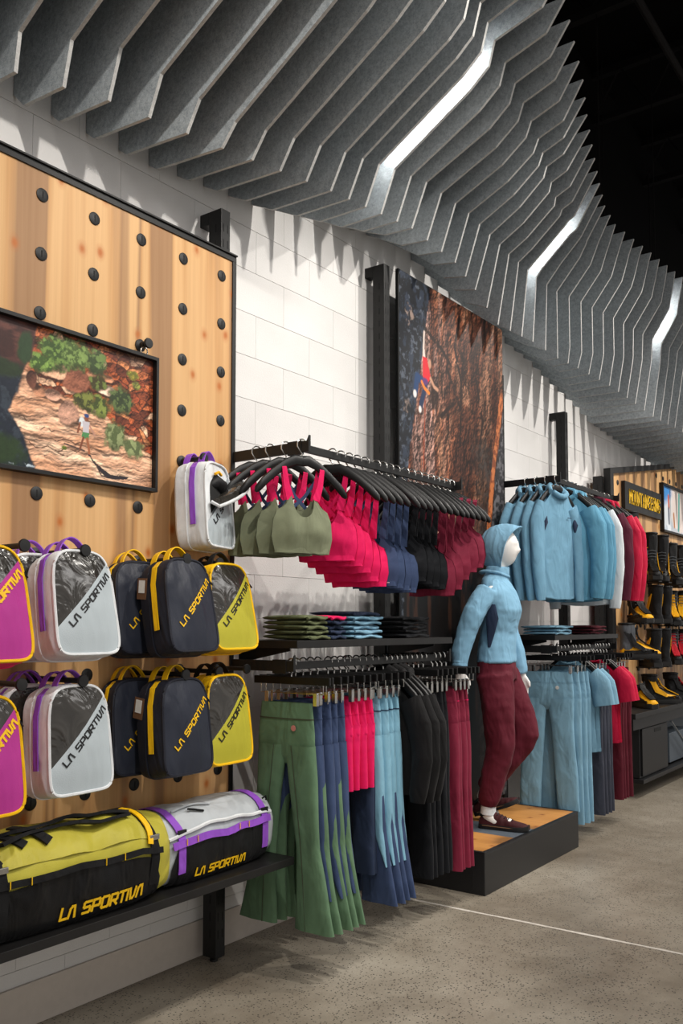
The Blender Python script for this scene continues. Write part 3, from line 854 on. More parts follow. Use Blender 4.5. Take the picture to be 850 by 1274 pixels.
for x, z, r in ((4.19, 3.17, .035), (4.215, 3.15, .025), (4.18, 2.62, .035), (4.18, 3.11, .02)):
    c.fill('#8d7a70', c.blob(x, z, r, r, .9, 40, 4) * sst(n4, .35, .6))
c.fill('#d7c7bd', c.line([(4.36, 3.36 - .26), (4.352, 3.0), (4.365, 2.95)], .010)); c.fill('#d7c7bd', c.line([(4.352, 3.0), (4.345, 2.93)], .007))
c.fill('#8d3b22', c.line([(4.37, 2.80), (4.36, 2.55), (4.345, 2.30)], .006))
c.fill('#20120d', c.blob(4.47, 2.76, .06, .09, .4, 20, 5) * .8)
c.fill('#c8202c', c.poly([(4.345, 2.95), (4.39, 2.95), (4.435, 2.84), (4.40, 2.81), (4.345, 2.83)])); c.fill('#b98a70', c.blob(4.42, 2.925, .018, .028))
c.fill('#b98a70', c.line([(4.43, 2.84), (4.47, 2.80), (4.51, 2.79)], .013)); c.fill('#1d3a63', c.line([(4.36, 2.80), (4.28, 2.82), (4.265, 2.74)], .028))
c.fill('#1d2c49', c.line([(4.375, 2.80), (4.345, 2.72), (4.32, 2.66)], .026)); c.fill('#e0d6d2', c.blob(4.255, 2.715, .018, .022)); c.fill('#e0d6d2', c.blob(4.31, 2.635, .016, .02))
c.fill('#e07a28', c.line([(4.33, 2.80), (4.36, 2.77), (4.41, 2.75)], .012)); c.fill('#55306a', c.blob(4.37, 2.81, .03, .02))
c.build('poster_print', -.1605, rp)

# ------------------------------------------------------------------ bench with duffels
bn = thing('wall_bench', 'long low black bench shelf under the duffels', 'bench', (0, 0, 0))
MB().bb(.3, 2.775, -.50, -.14, .452, .482).build('seat_board', 'bench_black', bn, smooth=0, bevel=.002)
for x in (1.2, 2.742):
    MB().prism([(-.135, .452), (-.42, .452), (-.42, .435), (-.135, .36)], 'x', x - .004, x + .004).build('bracket', 'black_metal', bn, smooth=0)

# ------------------------------------------------------------------ backpacks 
PZC, PB = -.192, .174
def pk(th_, sc=1.0):
    """outline of the pack front in local x, z"""
    cx, sz = math.cos(th_), math.sin(th_)
    e = 2 / (7.0 if sz < 0 else 3.8)
    x = math.copysign(abs(cx) ** e, cx); z = math.copysign(abs(sz) ** e, sz)
    a = .129 - .013 * (z + 1) / 2
    return (x * a * sc, PZC + z * PB * sc)
NS = 48
PF, PUFF = -.135, .018
def pack_front(u, v, off=0.0):
    """point and normal of the puffed front at local x=u, z=v"""
    dx, dz = u / .124, (v - PZC) / PB
    r = min(1, (abs(dx) ** 4 + abs(dz) ** 4) ** .25 / .93)
    return Vector((u, PF - PUFF * (1 - r * r) - .003 - off, v)), Vector((0, -1, 0))
DA, DB = Vector((-.114, 0, -.272)), Vector((.108, 0, -.055))       # the diagonal seam
def front_half(mb, keep):
    """disc of rings, cut along the diagonal"""
    bm = bmesh.new(); rows = []
    for i in range(9):
        sc = .93 * (1 - i / 8) + .002
        row = []
        for j in range(NS):
            x, z = pk(2 * PI * j / NS, sc)
            p, _ = pack_front(x, z)
            n = noise.noise(Vector((x * 22, z * 22, keep * 5))) * .0025 * (1 - sc)
            row.append(bm.verts.new((x, p.y + n, z)))
        rows.append(row)
    for a, b in zip(rows[:-1], rows[1:]):
        for j in range(NS):
            k = (j + 1) % NS
            bm.faces.new((a[j], a[k], b[k], b[j]))
    bm.faces.new(rows[-1])
    d = (DB - DA).normalized(); nrm = Vector((-d.z, 0, d.x))        # points to the upper left
    bmesh.ops.bisect_plane(bm, geom=bm.verts[:] + bm.edges[:] + bm.faces[:], plane_co=DA, plane_no=nrm, clear_inner=keep > 0, clear_outer=keep < 0)
    bm.verts.index_update()
    mb.add([v.co for v in bm.verts], [[v.index for v in f.verts] for f in bm.faces])
    bm.free()
    return mb
def strap_arch(y, x0, x1, zb, zt, wd=.026):
    P = []
    for i in range(13):
        t = i / 12
        P.append((x0 + (x1 - x0) * t, y, zb + (zt - zb) * math.sin(PI * t) ** .6))
    return P, wd
def make_pack(label, body, panel, trim, strap, letters, handle=None, window='vinyl_window', opened=False, group='backpacks on the pegs', back=False, tagged=False, bold=False):
    t = thing('backpack', label, 'backpack', (0, 0, 0), 0, group)
    rings = []
    for y, sc in ((0, .86), (-.012, .97), (-.03, 1.0), (-.105, 1.0), (-.125, .985), (-.135, .95)):
        rings.append([(pk(2 * PI * j / NS, sc)[0], y, pk(2 * PI * j / NS, sc)[1]) for j in range(NS)])
    b = MB().loft(rings).noise(.004, (10, 10, 8), random.random() * 9).build('body', body, t)
    MB().tube([(pk(2 * PI * j / NS, .957)[0], PF - .002, pk(2 * PI * j / NS, .957)[1]) for j in range(NS + 1)], .0055, 6, cap=False).build('piping', trim, t)
    seam = MB().tube([(pk(2 * PI * j / NS, 1.005)[0], -.055, pk(2 * PI * j / NS, 1.005)[1]) for j in range(NS + 1)], .003, 5, cap=False)
    seam.build('zip', body, t)
    pf = front_half(MB(), -1).build('front_panel', panel, t, smooth=1.2)
    if not opened:
        front_half(MB(), 1).build('window', window, t, smooth=1.2)
    else:
        # open lid: dark mouth with a climbing shoe inside, flap folded out to the side
        mo = front_half(MB(), 1)
        mo.v = [(x, y + .012, z) for x, y, z in mo.v]
        mo.build('mouth', 'slot_dark', t)
        sh = MB(); sh.tube([(-.05, -.12, -.12), (-.02, -.135, -.10), (.02, -.14, -.115), (.05, -.135, -.15)], [.018, .03, .03, .02], 12)
        s_ = sh.build('stuffed_shoe', 'boot_black', t)
        MB().tube([(-.045, -.15, -.075), (-.02, -.155, -.065), (.0, -.155, -.075)], .006, 6).build('shoe_edge', 'boot_yellow', s_)
        fl_ = MB(); rg = []
        for i in range(9):
            q = i / 8
            c0 = Vector((-.09 + .19 * q, PF - .012, -.19 + .085 * q)); reach = .10 * math.sin(PI * (.08 + .80 * q)) ** .8
            rg.append([c0 + Vector((reach * .50 * s, -reach * .85 * s, .030 * s * q + .014 * math.sin(PI * s) - .02 * s * (1 - q))) for s in (0, .33, .66, 1)])
        vs = [p for r in rg for p in r]
        fl_.add(vs, [(i * 4 + j, i * 4 + j + 1, i * 4 + j + 5, i * 4 + j + 4) for i in range(8) for j in range(3)])
        f_ = fl_.build('flap', 'vinyl_window', t)
        MB().tube([rg[0][0]] + [r[3] for r in rg] + [rg[-1][0]], .007, 8).build('flap_rim', trim, f_)
    st = MB()
    for y in ((-.035, -.10) if not back else (-.05,)):
        P, wd = strap_arch(y, -.065, .055, -.045, .026)
        st.strap(P, (0, 1, 0), wd, .004)
    st.build('carry_loop', handle or strap, t)
    sd = MB().strap([(-.075, -.085, -.028), (-.104, -.085, -.050), (-.122, -.085, -.11), (-.127, -.085, -.19), (-.131, -.085, -.275)], (0, 1, 0), .022, .004)
    sd.build('side_strap', strap, t)
    if letters:
        d = (DB - DA).normalized(); nn = Vector((-d.z, 0, d.x))
        L = (DB - DA).length
        o0 = DA + d * (L * .11) - nn * .034
        def fn(u, v):
            p = o0 + d * u + nn * v
            return pack_front(p.x, p.z, .0006)
        lettering(MB(), 'LA SPORTIVA', fn, L * .76, .019, .0042 if not bold else .0070, skew=.05).build('lettering', letters, t, smooth=0)
    zp = MB().tube([(.112, PF - .004, -.10), (.118, PF - .012, -.118)], .003, 6); zp.build('zip_pull', 'strap_black', t)
    if tagged:
        tg = MB().box((-.123, -.03, -.115), (.003, .045, .075), 0, Matrix.Rotation(.25, 3, 'X')).build('hang_tag', 'tag_kraft', t, smooth=0)
        MB().box((-.1255, -.032, -.108), (.002, .028, .045), 0, Matrix.Rotation(.25, 3, 'X')).build('sticker', 'tag_white', tg, smooth=0)
        MB().tube([(-.11, -.03, -.08), (-.09, -.045, -.045), (-.06, -.05, -.02)], .0012, 5).build('tag_cord', 'chrome', tg)
    return t
ROWS = ((6, 'upper'), (8, 'lower'))
TILT = {6: -.19, 8: -.11}
whites = make_pack('x', 'wht', 'pack_grey', 'wht', 'purple', 'print_black')
navys = make_pack('x', 'navy_pack', 'navy_front', 'navy_pack', 'yellow_trim', 'print_yellow', window='navy_front', tagged=True)
yels = make_pack('x', 'yellow_trim', 'lime_pack', 'yellow_trim', 'yellow_trim', 'print_black', handle='strap_black', tagged=True)
mags = make_pack('x', 'pink_trim', 'magenta_pack', 'yellow_trim', 'pink_trim', 'print_yellow', handle='strap_black', bold=True)
W_, N_, Y_, M_ = Once(whites), Once(navys), Once(yels), Once(mags)
for jr, word in ROWS:
    z = GZ[jr] - .004
    W_.at((GX[2] - .022, -.285, z), .03, f'white and grey backpack with purple straps in front on the {word} peg', rx=TILT[jr])
    W_.at((GX[2] - .065, -.168, z), -.02, f'white and grey backpack half hidden behind another on the {word} peg', rx=TILT[jr]).scale = (1, .72, 1)
    N_.at((GX[4] - .015, -.29, z), .05, f'navy backpack with yellow lettering in front on the {word} peg', rx=TILT[jr])
    N_.at((GX[4] - .075, -.168, z), -.06, f'navy backpack with hang tag half hidden behind another on the {word} peg', rx=TILT[jr]).scale = (1, .72, 1)
    Y_.at((GX[5] + .030, -.245, z), .04, f'lime and yellow backpack on the {word} peg beside the panel frame', rx=TILT[jr])
    M_.at((GX[1] - .165, -.35, z - .01), .03, f'magenta backpack with yellow lettering on the {word} peg', rx=TILT[jr])
tp = make_pack('white backpack hanging open with a shoe inside, above the yellow packs', 'wht', 'pack_grey', 'wht', 'purple', 'print_black', opened=True)
tp.location = (GX[5] + .005, -.178, GZ[4] - .004); tp.rotation_euler = (-.08, 0, .32)

# ------------------------------------------------------------------ duffels
def duffel(name, label, loc, rz, L, D, Hh, top, strapm, seed, big):
    t = thing(name, label, 'duffel bag', loc, rz, 'duffels on the bench')
    n = 30
    def ring(x, grow=0.0, a0=0, a1=2 * PI, m=n):
        q = abs(x) / (L / 2)
        e = (1 - q ** 5) ** .5 if q < 1 else 0
        e = .62 + .38 * e
        hd, hh = D / 2 * e + grow, Hh / 2 * (.80 + .20 * (1 - q ** 3)) + grow
        out = []
        for j in range(m):
            a = a0 + (a1 - a0) * j / (m if a1 - a0 > 6.2 else m - 1)
            cx, sz = math.cos(a), math.sin(a)
            ex = .55 if sz < 0 else .8
            yv = math.copysign(abs(cx) ** ex, cx); zv = math.copysign(abs(sz) ** ex, sz)
            p = Vector((x, yv * hd, Hh / 2 * .92 + zv * hh - Hh / 2 * .0))
            if p.z < .004 - grow: p.z = .004 - grow
            d = noise.noise_vector(Vector((x * 9 + seed, p.y * 9, p.z * 9))) * .012 * (1 if zv > -.3 else .2)
            out.append(p + d)
        return out
    xs = [L / 2 * math.sin(i / 24 * PI - PI / 2) for i in range(25)]
    MB().loft([ring(x) for x in xs]).build('body', top, t, smooth=1.2)
    # black tarpaulin base panel wrapped round the front and underside
    lo = MB(); rows = []
    for i in range(19):
        x = -L * .40 + L * .80 * i / 18
        q = abs(i / 9 - 1)
        a1 = PI + (.22 if q > .93 else -.05 - .12 * (1 - q))
        rows.append(ring(x, .005, a1, 2 * PI - .25, 12))
    vs = [p for r in rows for p in r]
    lo.add(vs, [(i * 12 + j, i * 12 + j + 1, i * 12 + j + 13, i * 12 + j + 12) for i in range(18) for j in range(11)])
    pb = lo.build('base_panel', 'black_tarp', t, smooth=1.2)
    # daisy chain band and its stitches
    bd = MB().strap([tuple(ring(-L * .40 + L * .80 * i / 14, .011, PI - .17, 2 * PI, 12)[0]) for i in range(15)], (0, .2, 1), .026 if strapm == 'purple' else .02, .003)
    bo = bd.build('daisy_chain', strapm, t)
    for x in (-.62, -.45, .22, .40):
        p = ring(x * L * .5, .016, PI - .17, 2 * PI, 12)[0]
        MB().box(p, (.0022, .003, .022)).build('bar_tack', 'print_yellow', bo, smooth=0)
    # compression straps over both ends
    for x in (-.33, .36):
        P = ring(x * L, .006, 0.2, PI + .35, 18)
        cs = MB().strap([tuple(p) for p in P], (1, 0, 0), .034, .003).build('end_strap', strapm if strapm == 'purple' else 'strap_black', t)
        p = ring(x * L, .012, PI - .45, 2 * PI, 12)[0]
        MB().box(p, (.040, .008, .018)).build('buckle', 'chrome' if strapm != 'purple' else 'black_plug', cs, smooth=0, bevel=.002)
    if big:
        # shoulder straps and flap on top
        for off, ln in ((.35, .0), (.75, .02)):
            P = []
            for i in range(17):
                x = -L * .30 + L * .60 * i / 16
                p = ring(x, .010 + .012 * math.sin(PI * i / 16), PI * .5 + off * .55, 2 * PI, 12)[0]
                P.append((p.x, p.y + .02 * math.sin(i * .5 + off * 7), p.z))
            MB().strap(P, (0, 1, -.3), .045 - .01 * off, .010).noise(.003, (9, 9, 9)).build('shoulder_strap', 'strap_black', t)
        for x in (-.30, -.19):
            P = [tuple(ring(x * L + .01 * i, .012, PI * .5 + .1 * i, 2 * PI, 12)[0]) for i in range(8)]
            MB().strap(P, (1, 0, 0), .034, .006).build('cross_strap', 'strap_black', t)
        fp_ = MB(); rows = [ring(-L * .32 + L * .66 * i / 14, .006 + .004 * math.sin(i * 1.3), PI * .52, PI * .86, 8) for i in range(15)]
        fp_.add([p for r in rows for p in r], [(i * 8 + j, i * 8 + j + 1, i * 8 + j + 9, i * 8 + j + 8) for i in range(14) for j in range(7)])
        fp_.build('lid_flap', top, t, smooth=1.2)
        P = [tuple(ring(L * .33 + .02 * math.sin(i / 8 * PI), .012, PI * .5 + .16 * i, 2 * PI, 12)[0]) for i in range(9)]
        MB().strap(P, (1, 0, 0), .02, .004).build('yellow_binding', 'yellow_trim', t)
    else:
        P = [tuple(ring(-L * .42 + L * .84 * i / 16, .008, PI * .88 - .10 * math.sin(PI * i / 16), 2 * PI, 12)[0]) for i in range(17)]
        MB().tube(P, .007, 6).build('lid_zip', 'wht', t)
        P = [tuple(ring(-L * .30 + L * .30 * i / 8, .006, PI * .60 + .05 * i / 8, 2 * PI, 12)[0]) for i in range(9)]
        MB().tube(P, .004, 6).build('pocket_zip', 'grey_duffel', t)
        p = ring(-L * .22, .012, PI * .66, 2 * PI, 12)[0]
        MB().tube([p, p + Vector((.03, -.006, -.006)), p + Vector((.07, -.012, -.016))], .004, 6).build('zip_pull', 'strap_black', t)
        p = ring(L * .40, .012, PI * .72, 2 * PI, 12)[0]
        MB().tube([p, p + Vector((.014, -.006, .008)), p + Vector((.02, -.004, -.008))], .004, 6).build('zip_toggle', 'strap_black', t)
    def fn(u, v):
        x = (-.07 if big else -.15) + u
        p = ring(x, .0085, PI + .18, 2 * PI, 12)[0]
        q = ring(x, .0085, PI + .55, 2 * PI, 12)[0]
        d = (p - q).normalized()
        return q + d * (v + .005), Vector((0, -1, 0))
    for k_ in (0, 1):
        lettering(MB(), 'LA SPORTIVA', fn, .31 if big else .265, .034 if big else .026, .0078 if big else .0058, skew=.15, only=k_).build('lettering', 'print_yellow', t, smooth=0)
    return t
duffel('lime_duffel', 'lime yellow duffel with black straps and yellow lettering on the bench', (1.765, -.335, .482), -.03, .80, .30, .30, 'lime_duffel', 'strap_black', 1.3, True)
duffel('grey_duffel', 'pale grey duffel with purple straps and yellow lettering on the bench', (2.425, -.315, .482), .03, .66, .27, .27, 'grey_duffel', 'purple', 6.7, False)

# ------------------------------------------------------------------ rails, shelves
def rail(x0, x1, y, z, label):
    t = thing('hang_rail', label, 'rail', (0, 0, 0), 0, 'hanging rails')
    MB().bb(x0, x1, y - .008, y + .008, z - .016, z + .016).build('bar', 'black_metal', t, smooth=0, bevel=.002)
    for x in (x0, x1):
        a = MB().bb(x - .007, x + .007, y - .05, -.12, z - .022, z + .022)
        a.prism([(y - .05, z + .022), (y - .05, z + .045), (y - .038, z + .022)], 'x', x - .007, x + .007)
        a.build('arm', 'black_metal', t, smooth=0, bevel=.0015)
        MB().bb(x - .010, x + .010, y - .012, y + .06, z - .03, z + .026).build('arm_sleeve', 'black_metal', t, smooth=0, bevel=.0015)
    return t
def shelf(x0, x1, y0, z1, label):
    t = thing('wall_shelf', label, 'shelf', (0, 0, 0), 0, 'black wall shelves')
    MB().bb(x0, x1, y0, -.14, z1 - .032, z1).build('board', 'bench_black', t, smooth=0, bevel=.002)
    for x in (x0 + .05, x1 - .05):
        MB().prism([(-.135, z1 - .032), (y0 + .08, z1 - .032), (y0 + .08, z1 - .045), (-.135, z1 - .10)], 'x', x - .003, x + .003).build('bracket', 'black_metal', t, smooth=0)
    return t
rail(2.768, 4.03, -.53, 2.12, 'black hanging rail carrying the sports bras')
rail(2.768, 4.03, -.455, 1.235, 'black hanging rail carrying the leggings and trousers beside the platform')
rail(5.45, 6.56, -.48, 2.35, 'black hanging rail carrying the hoodies and jackets')
rail(5.45, 6.56, -.44, 1.245, 'black hanging rail carrying the blue trousers')
shelf(2.79, 4.06, -.50, 1.338, 'black shelf with folded clothes below the sports bras')
shelf(5.44, 6.62, -.48, 1.335, 'black shelf with folded clothes below the hoodies')

# ------------------------------------------------------------------ hangers
def hook(mb, r=.021, stem=-.05):
    P = []
    for i in range(13):
        a = -.35 + (PI + .35) * i / 12
        P.append((r * math.cos(a), 0, r * math.sin(a) + .002))
    P += [(-r, 0, -.008), (-r * .45, 0, -.026), (0, 0, -.036), (0, 0, stem)]
    return mb.tube(P, .0032, 6, side=(0, 1, 0))
def shoulder_hanger():
    t = thing('shoulder_hanger', 'x', 'hanger', (0, 0, 0))
    hook(MB()).build('hook', 'chrome', t)
    b = MB()
    for s in (-1, 1):
        P = [(0, 0, -.066), (s * .03, 0, -.064), (s * .07, 0, -.082), (s * .12, 0, -.118), (s * .165, 0, -.158), (s * .195, 0, -.192), (s * .203, 0, -.204)]
        R = [(.022, .008), (.022, .009), (.019, .010), (.017, .011), (.017, .013), (.014, .012), (.006, .006)]
        b.tube(P, R, 10, side=(0, 0, 1))
    b.build('shoulders', 'hanger_black', t)
    return t
def clip_hanger():
    t = thing('clip_hanger', 'x', 'hanger', (0, 0, 0))
    hook(MB(), stem=-.06).build('hook', 'chrome', t)
    MB().bb(-.195, .195, -.006, .006, -.082, -.05).build('bar', 'hanger_black', t, smooth=0, bevel=.003)
    MB().tube([(-.16, 0, -.08), (-.16, 0, -.118), (.16, 0, -.118), (.16, 0, -.08)], .002, 6).build('clip_rod', 'chrome', t)
    for s in (-1, 1):
        MB().bb(s * .125 - .010, s * .125 + .010, -.009, .009, -.165, -.112).build('clip', 'chrome', t, smooth=0, bevel=.002)
    return t
SH, CH = Once(shoulder_hanger()), Once(clip_hanger())

# ------------------------------------------------------------------ garments
def pouch(hw, top, bot, ht, nu=22, nv=16, wr=.004, seed=0.0, bump=None, mb=None):
    """front and back sheet of a hanging top; u across, v up"""
    mb = mb or MB()
    for s in (-1, 1):
        vs = []
        for iv in range(nv + 1):
            for iu in range(nu + 1):
                u = -1 + 2 * iu / nu; v = iv / nv
                z = bot(u) + (top(u, s) - bot(u)) * v
                x = u * hw(z)
                y = s * (ht(z) * max(0, 1 - abs(u) ** 2.6) + .003)
                if bump: y += s * bump(u, z)
                q = noise.noise_vector(Vector((x * 14 + seed, s * 3, z * 5 + seed)))
                vs.append((x + q.x * wr, y + q.y * wr * 1.6 * (1 - abs(u) ** 6), z + q.z * wr * .4))
        n = nu + 1
        mb.add(vs, [(a * n + b, a * n + b + 1, (a + 1) * n + b + 1, (a + 1) * n + b) for a in range(nv) for b in range(nu)])
    return mb
def lerp_tab(tab):
    xs = [a for a, _ in tab]; ys = [b for _, b in tab]
    return lambda z: float(np.interp(z, xs, ys))
def bra(label, cat_mat, strapm, hem, seed, group, cross=False, dark_band=None, logo=False):
    t = thing('sports_bra', label, 'sports bra', (0, 0, 0), 0, group)
    hw = lerp_tab([(hem, .120), (hem + .06, .134), (hem + .13, .128), (hem + .22, .092)])
    zt = hem + .235
    def top(u, s):
        a = abs(u)
        neck = hem + .145 + (0 if s < 0 else .03)
        if a < .60: return neck + (zt - neck) * (a / .60) ** 2.2
        if a < .78: return zt - (zt - (hem + .17)) * ((a - .60) / .18) ** 1.2 * .75
        return hem + .17 + (zt - hem - .17) * .25 * (1 - (a - .78) / .22)
    ht = lerp_tab([(hem, .022), (hem + .08, .032), (hem + .22, .010)])
    bp = lambda u, z: .014 * math.exp(-((abs(u) - .45) / .3) ** 2 - ((z - hem - .09) / .05) ** 2)
    pouch(hw, top, lambda u: hem + .004 * math.sin(u * 5 + seed), ht, 24, 14, .004, seed, bp).build('cups', cat_mat, t, smooth=1.2)
    bd = MB()
    r0 = [(math.cos(a) * .1215, math.sin(a) * .026) for a in [2 * PI * j / 32 for j in range(32)]]
    bd.loft([[(x, y, hem + z_) for x, y in r0] for z_ in (0, .022)], False, False)
    bd.build('under_band', dark_band or cat_mat, t, smooth=1.2)
    for s in (-1, 1):
        x0 = s * .60 * .095
        st = MB().strap([(x0, -.010, zt - .02), (s * .075, -.012, (zt - .13) / 2), (s * .085, -.012, -.10), (s * .085, 0, -.088), (s * .08, .012, -.10), (s * .06, .014, zt - .02)], (1, 0, 0), [.034, .026, .020, .020, .020, .03], .003)
        st.build('strap', strapm, t)
    if cross:
        for s in (-1, 1):
            MB().strap([(s * .085, .012, -.12), (s * .02, .022, -.21), (-s * .06, .03, hem + .16)], (1, 0, 0), .014, .003).build('cross_strap', 'navy' if strapm == 'pink' and cat_mat == 'sage' else strapm, t)
    if logo:
        MB().bb(.07, .10, -.040, -.038, hem + .012, hem + .016).build('logo_print', 'tag_white', t, smooth=0)
    return t
def tube_rows(mb, rows, seg=20, p=.75, wr=.004, seed=0.0, cap=(False, False)):
    """rows: (cx, cy, z, half width, half thickness)"""
    rings = []
    for cx, cy, z, a, b in rows:
        rg = []
        for j in range(seg):
            th_ = 2 * PI * j / seg; c_, s_ = math.cos(th_), math.sin(th_)
            x = cx + math.copysign(abs(c_) ** p, c_) * a; y = cy + math.copysign(abs(s_) ** p, s_) * b
            q = noise.noise_vector(Vector((x * 16 + seed, y * 10, z * 4 + seed)))
            rg.append((x + q.x * wr, y + q.y * wr * 1.5, z))
        rings.append(rg)
    return mb.loft(rings, *cap)
def sub(rows, n):
    out = []
    for a, b in zip(rows[:-1], rows[1:]):
        for i in range(n):
            t = i / n; out.append(tuple(x + (y - x) * t for x, y in zip(a, b)))
    return out + [rows[-1]]
W0 = -.155
def trousers(name, label, mat_, group, hem, whw, hip, leg, spread=.08, seed=0.0, rise=.26, lower=None, knee=None, ht=.022, waist=None, logo=None, stitch=None, cat='trousers'):
    """leg: list of (fraction of the leg length, half width)"""
    t = thing(name, label, cat, (0, 0, 0), 0, group)
    cz = W0 - rise; L = cz - hem
    mb = MB()
    tube_rows(mb, sub([(0, 0, W0, whw, ht * .8), (0, 0, W0 - .05, whw + .004, ht), (0, 0, W0 - .13, hip, ht * 1.15), (0, 0, cz + .05, hip + .002, ht * 1.0), (0, 0, cz + .012, hip * .9, ht * .3)], 4), 28, .7, .004, seed, (False, True))
    pt = lerp_tab([(a, b) for a, b in leg])
    for s in (-1, 1):
        rows = []
        n = 18
        for i in range(n + 1):
            f = i / n
            if lower and f > lower[1] + .02: break
            full = pt(f) + (hip * .515 - pt(0)) * max(0, 1 - f * 5)
            a = full if not lower else min(full, float(np.interp(f, [0, lower[0], lower[1]], [1.2, 1.0, .05])) * full)
            rows.append((s * (hip * .5 + spread * f + (full - a) * .85), 0, cz + .09 - (L + .09) * f, a, ht * (1.22 - .42 * f) * (1 if not lower else 1.12)))
        tube_rows(mb, rows, 18, .75, .005, seed + s * 3)
    mb.build('cloth', mat_, t, smooth=1.3)
    if lower:
        lm = MB()
        for s in (-1, 1):
            rows = []
            for i in range(13):
                f = lower[0] * .55 + (1 - lower[0] * .55) * i / 12
                rows.append((s * (hip * .5 + spread * f), 0, cz + .09 - (L + .09) * f, pt(f) * (.9 if i == 0 else 1), ht * (1.10 - .35 * f)))
            tube_rows(lm, rows, 18, .75, .006, seed + s * 5)
        lm.build('flare', lower[2], t, smooth=1.3)
    if waist:
        w_ = MB(); tube_rows(w_, [(0, 0, W0 + .002, whw + .002, ht * .8 + .002), (0, 0, W0 - .055, whw + .006, ht + .002)], 28, .7, .004, seed)
        w_.build('waistband', waist, t, smooth=1.3)
    sm = MB(); tube_rows(sm, [(0, 0, W0 - .062, whw + .007, ht * 1.03 + .003), (0, 0, W0 - .067, whw + .007, ht * 1.04 + .003)], 28, .7, .004, seed)
    sm.build('waist_seam', stitch or mat_, t)
    if logo:
        MB().lathe([(.012, -.001), (.012, 0)], (whw * .45, -ht * 1.2 - .003, W0 - .10), 'y', 14).build('logo_print', logo, t)
    if stitch:
        for s in (-1, 1):
            P = [(s * (hip * .5 + spread * f) - s * pt(f) * .35, -ht * (1.22 - .42 * f) - .002, cz + .09 - (L + .09) * f) for f in [i / 10 for i in range(11)]]
            MB().tube(P, .0018, 4).build('leg_seam', stitch, t)
    return t
def top_garment(name, label, mat_, group, cat, hem, sleeve, hood=True, seed=0.0, shw=.185, hw_hem=.178, panel=None, ht=.030, open_front=False, logo=None, zipm=None):
    t = thing(name, label, cat, (0, 0, 0), 0, group)
    hw = lerp_tab([(hem, hw_hem), (-.32, .168), (-.20, shw), (-.08, shw)])
    def top(u, s):
        a = abs(u)
        if a < .30: return -.085 - (.045 * (1 - (a / .30) ** 2) if s < 0 else .01)
        return -.085 - .125 * ((a - .30) / .70) ** 1.15
    h_ = lerp_tab([(hem, ht * .9), (-.3, ht), (-.12, .02)])
    pouch(hw, top, lambda u: hem + .012 * u * u, h_, 24, 22, .006, seed).build('torso', mat_, t, smooth=1.3)
    hb = MB(); r0 = [(math.cos(a) * (hw_hem + .001), math.sin(a) * ht * .85) for a in [2 * PI * j / 28 for j in range(28)]]
    hb.loft([[(x, y, hem + .004 + z_ + .012 * (x / hw_hem) ** 2) for x, y in r0] for z_ in (0, .018)], False, False)
    hb.build('hem', mat_, t, smooth=1.3)
    for s in (-1, 1):
        x0 = s * (shw - .035)
        L = sleeve
        if L > .35:
            P = [(x0, 0, -.185), (x0 + s * .055, 0, -.30), (x0 + s * .075, -.01, -.30 - (L - .15) * .5), (x0 + s * .06, -.02, -.18 - L + .04), (x0 + s * .058, -.022, -.18 - L)]
            R = [(.062, .036), (.062, .038), (.052, .034), (.042, .026), (.036, .022)]
        else:
            P = [(x0, 0, -.175), (x0 + s * .06, 0, -.24), (x0 + s * .085, 0, -.18 - L)]
            R = [(.062, .034), (.070, .038), (.072, .040)]
        pts = sub([tuple(a) + tuple(b) for a, b in zip(P, R)], 5)
        sl = MB().tube([q[:3] for q in pts], [q[3:] for q in pts], 16, side=(1, 0, 0)).noise(.006, (14, 14, 9), seed + s)
        so = sl.build('sleeve', mat_, t, smooth=1.3)
        if panel:
            MB().tube([(s * .155, -.024, -.24), (s * .165, -.028, -.30), (s * .172, -.02, -.36)], [(.008, .006), (.026, .012), (.006, .006)], 12, side=(1, 0, 0)).build('underarm_panel', panel, t)
    if hood:
        hd = MB()
        hd.tube([(-.085, -.02, -.10), (-.06, .02, -.075), (0, .045, -.062), (.06, .02, -.075), (.085, -.02, -.10)], [(.018, .014), (.036, .022), (.045, .028), (.036, .022), (.018, .014)], 12, side=(0, 0, 1))
        hd.tube([(-.075, -.028, -.10), (-.03, -.042, -.125), (.03, -.042, -.125), (.075, -.028, -.10)], [.016, .019, .019, .016], 10)
        hd.noise(.008, (16, 16, 16), seed).build('hood', mat_, t, smooth=1.3)
    else:
        MB().tube([(.062 * math.cos(a), .026 * math.sin(a) - .004, -.088 - .02 * (math.sin(a) < 0) * -math.sin(a)) for a in [2 * PI * i / 20 for i in range(21)]], .007, 8, cap=False).build('collar', mat_, t)
    if logo:
        MB().bb(.06, .10, -ht - .012, -ht - .010, -.262, -.257).build('logo_print', logo, t, smooth=0)
    if zipm:
        MB().strap([(0, -ht - .008, -.14), (0, -ht - .012, -.35), (0, -ht - .008, hem + .01)], (1, 0, 0), .010, .004).build('zip', zipm, t)
    return t
def hang(proto, hanger, x, y, z, rz, label=None, hlabel=None, hgroup='hangers on the rails', jx=0):
    proto.at((x, y, z), rz, label)
    hanger.at((x, y, z), rz + jx, hlabel, hgroup)

R90 = -PI / 2
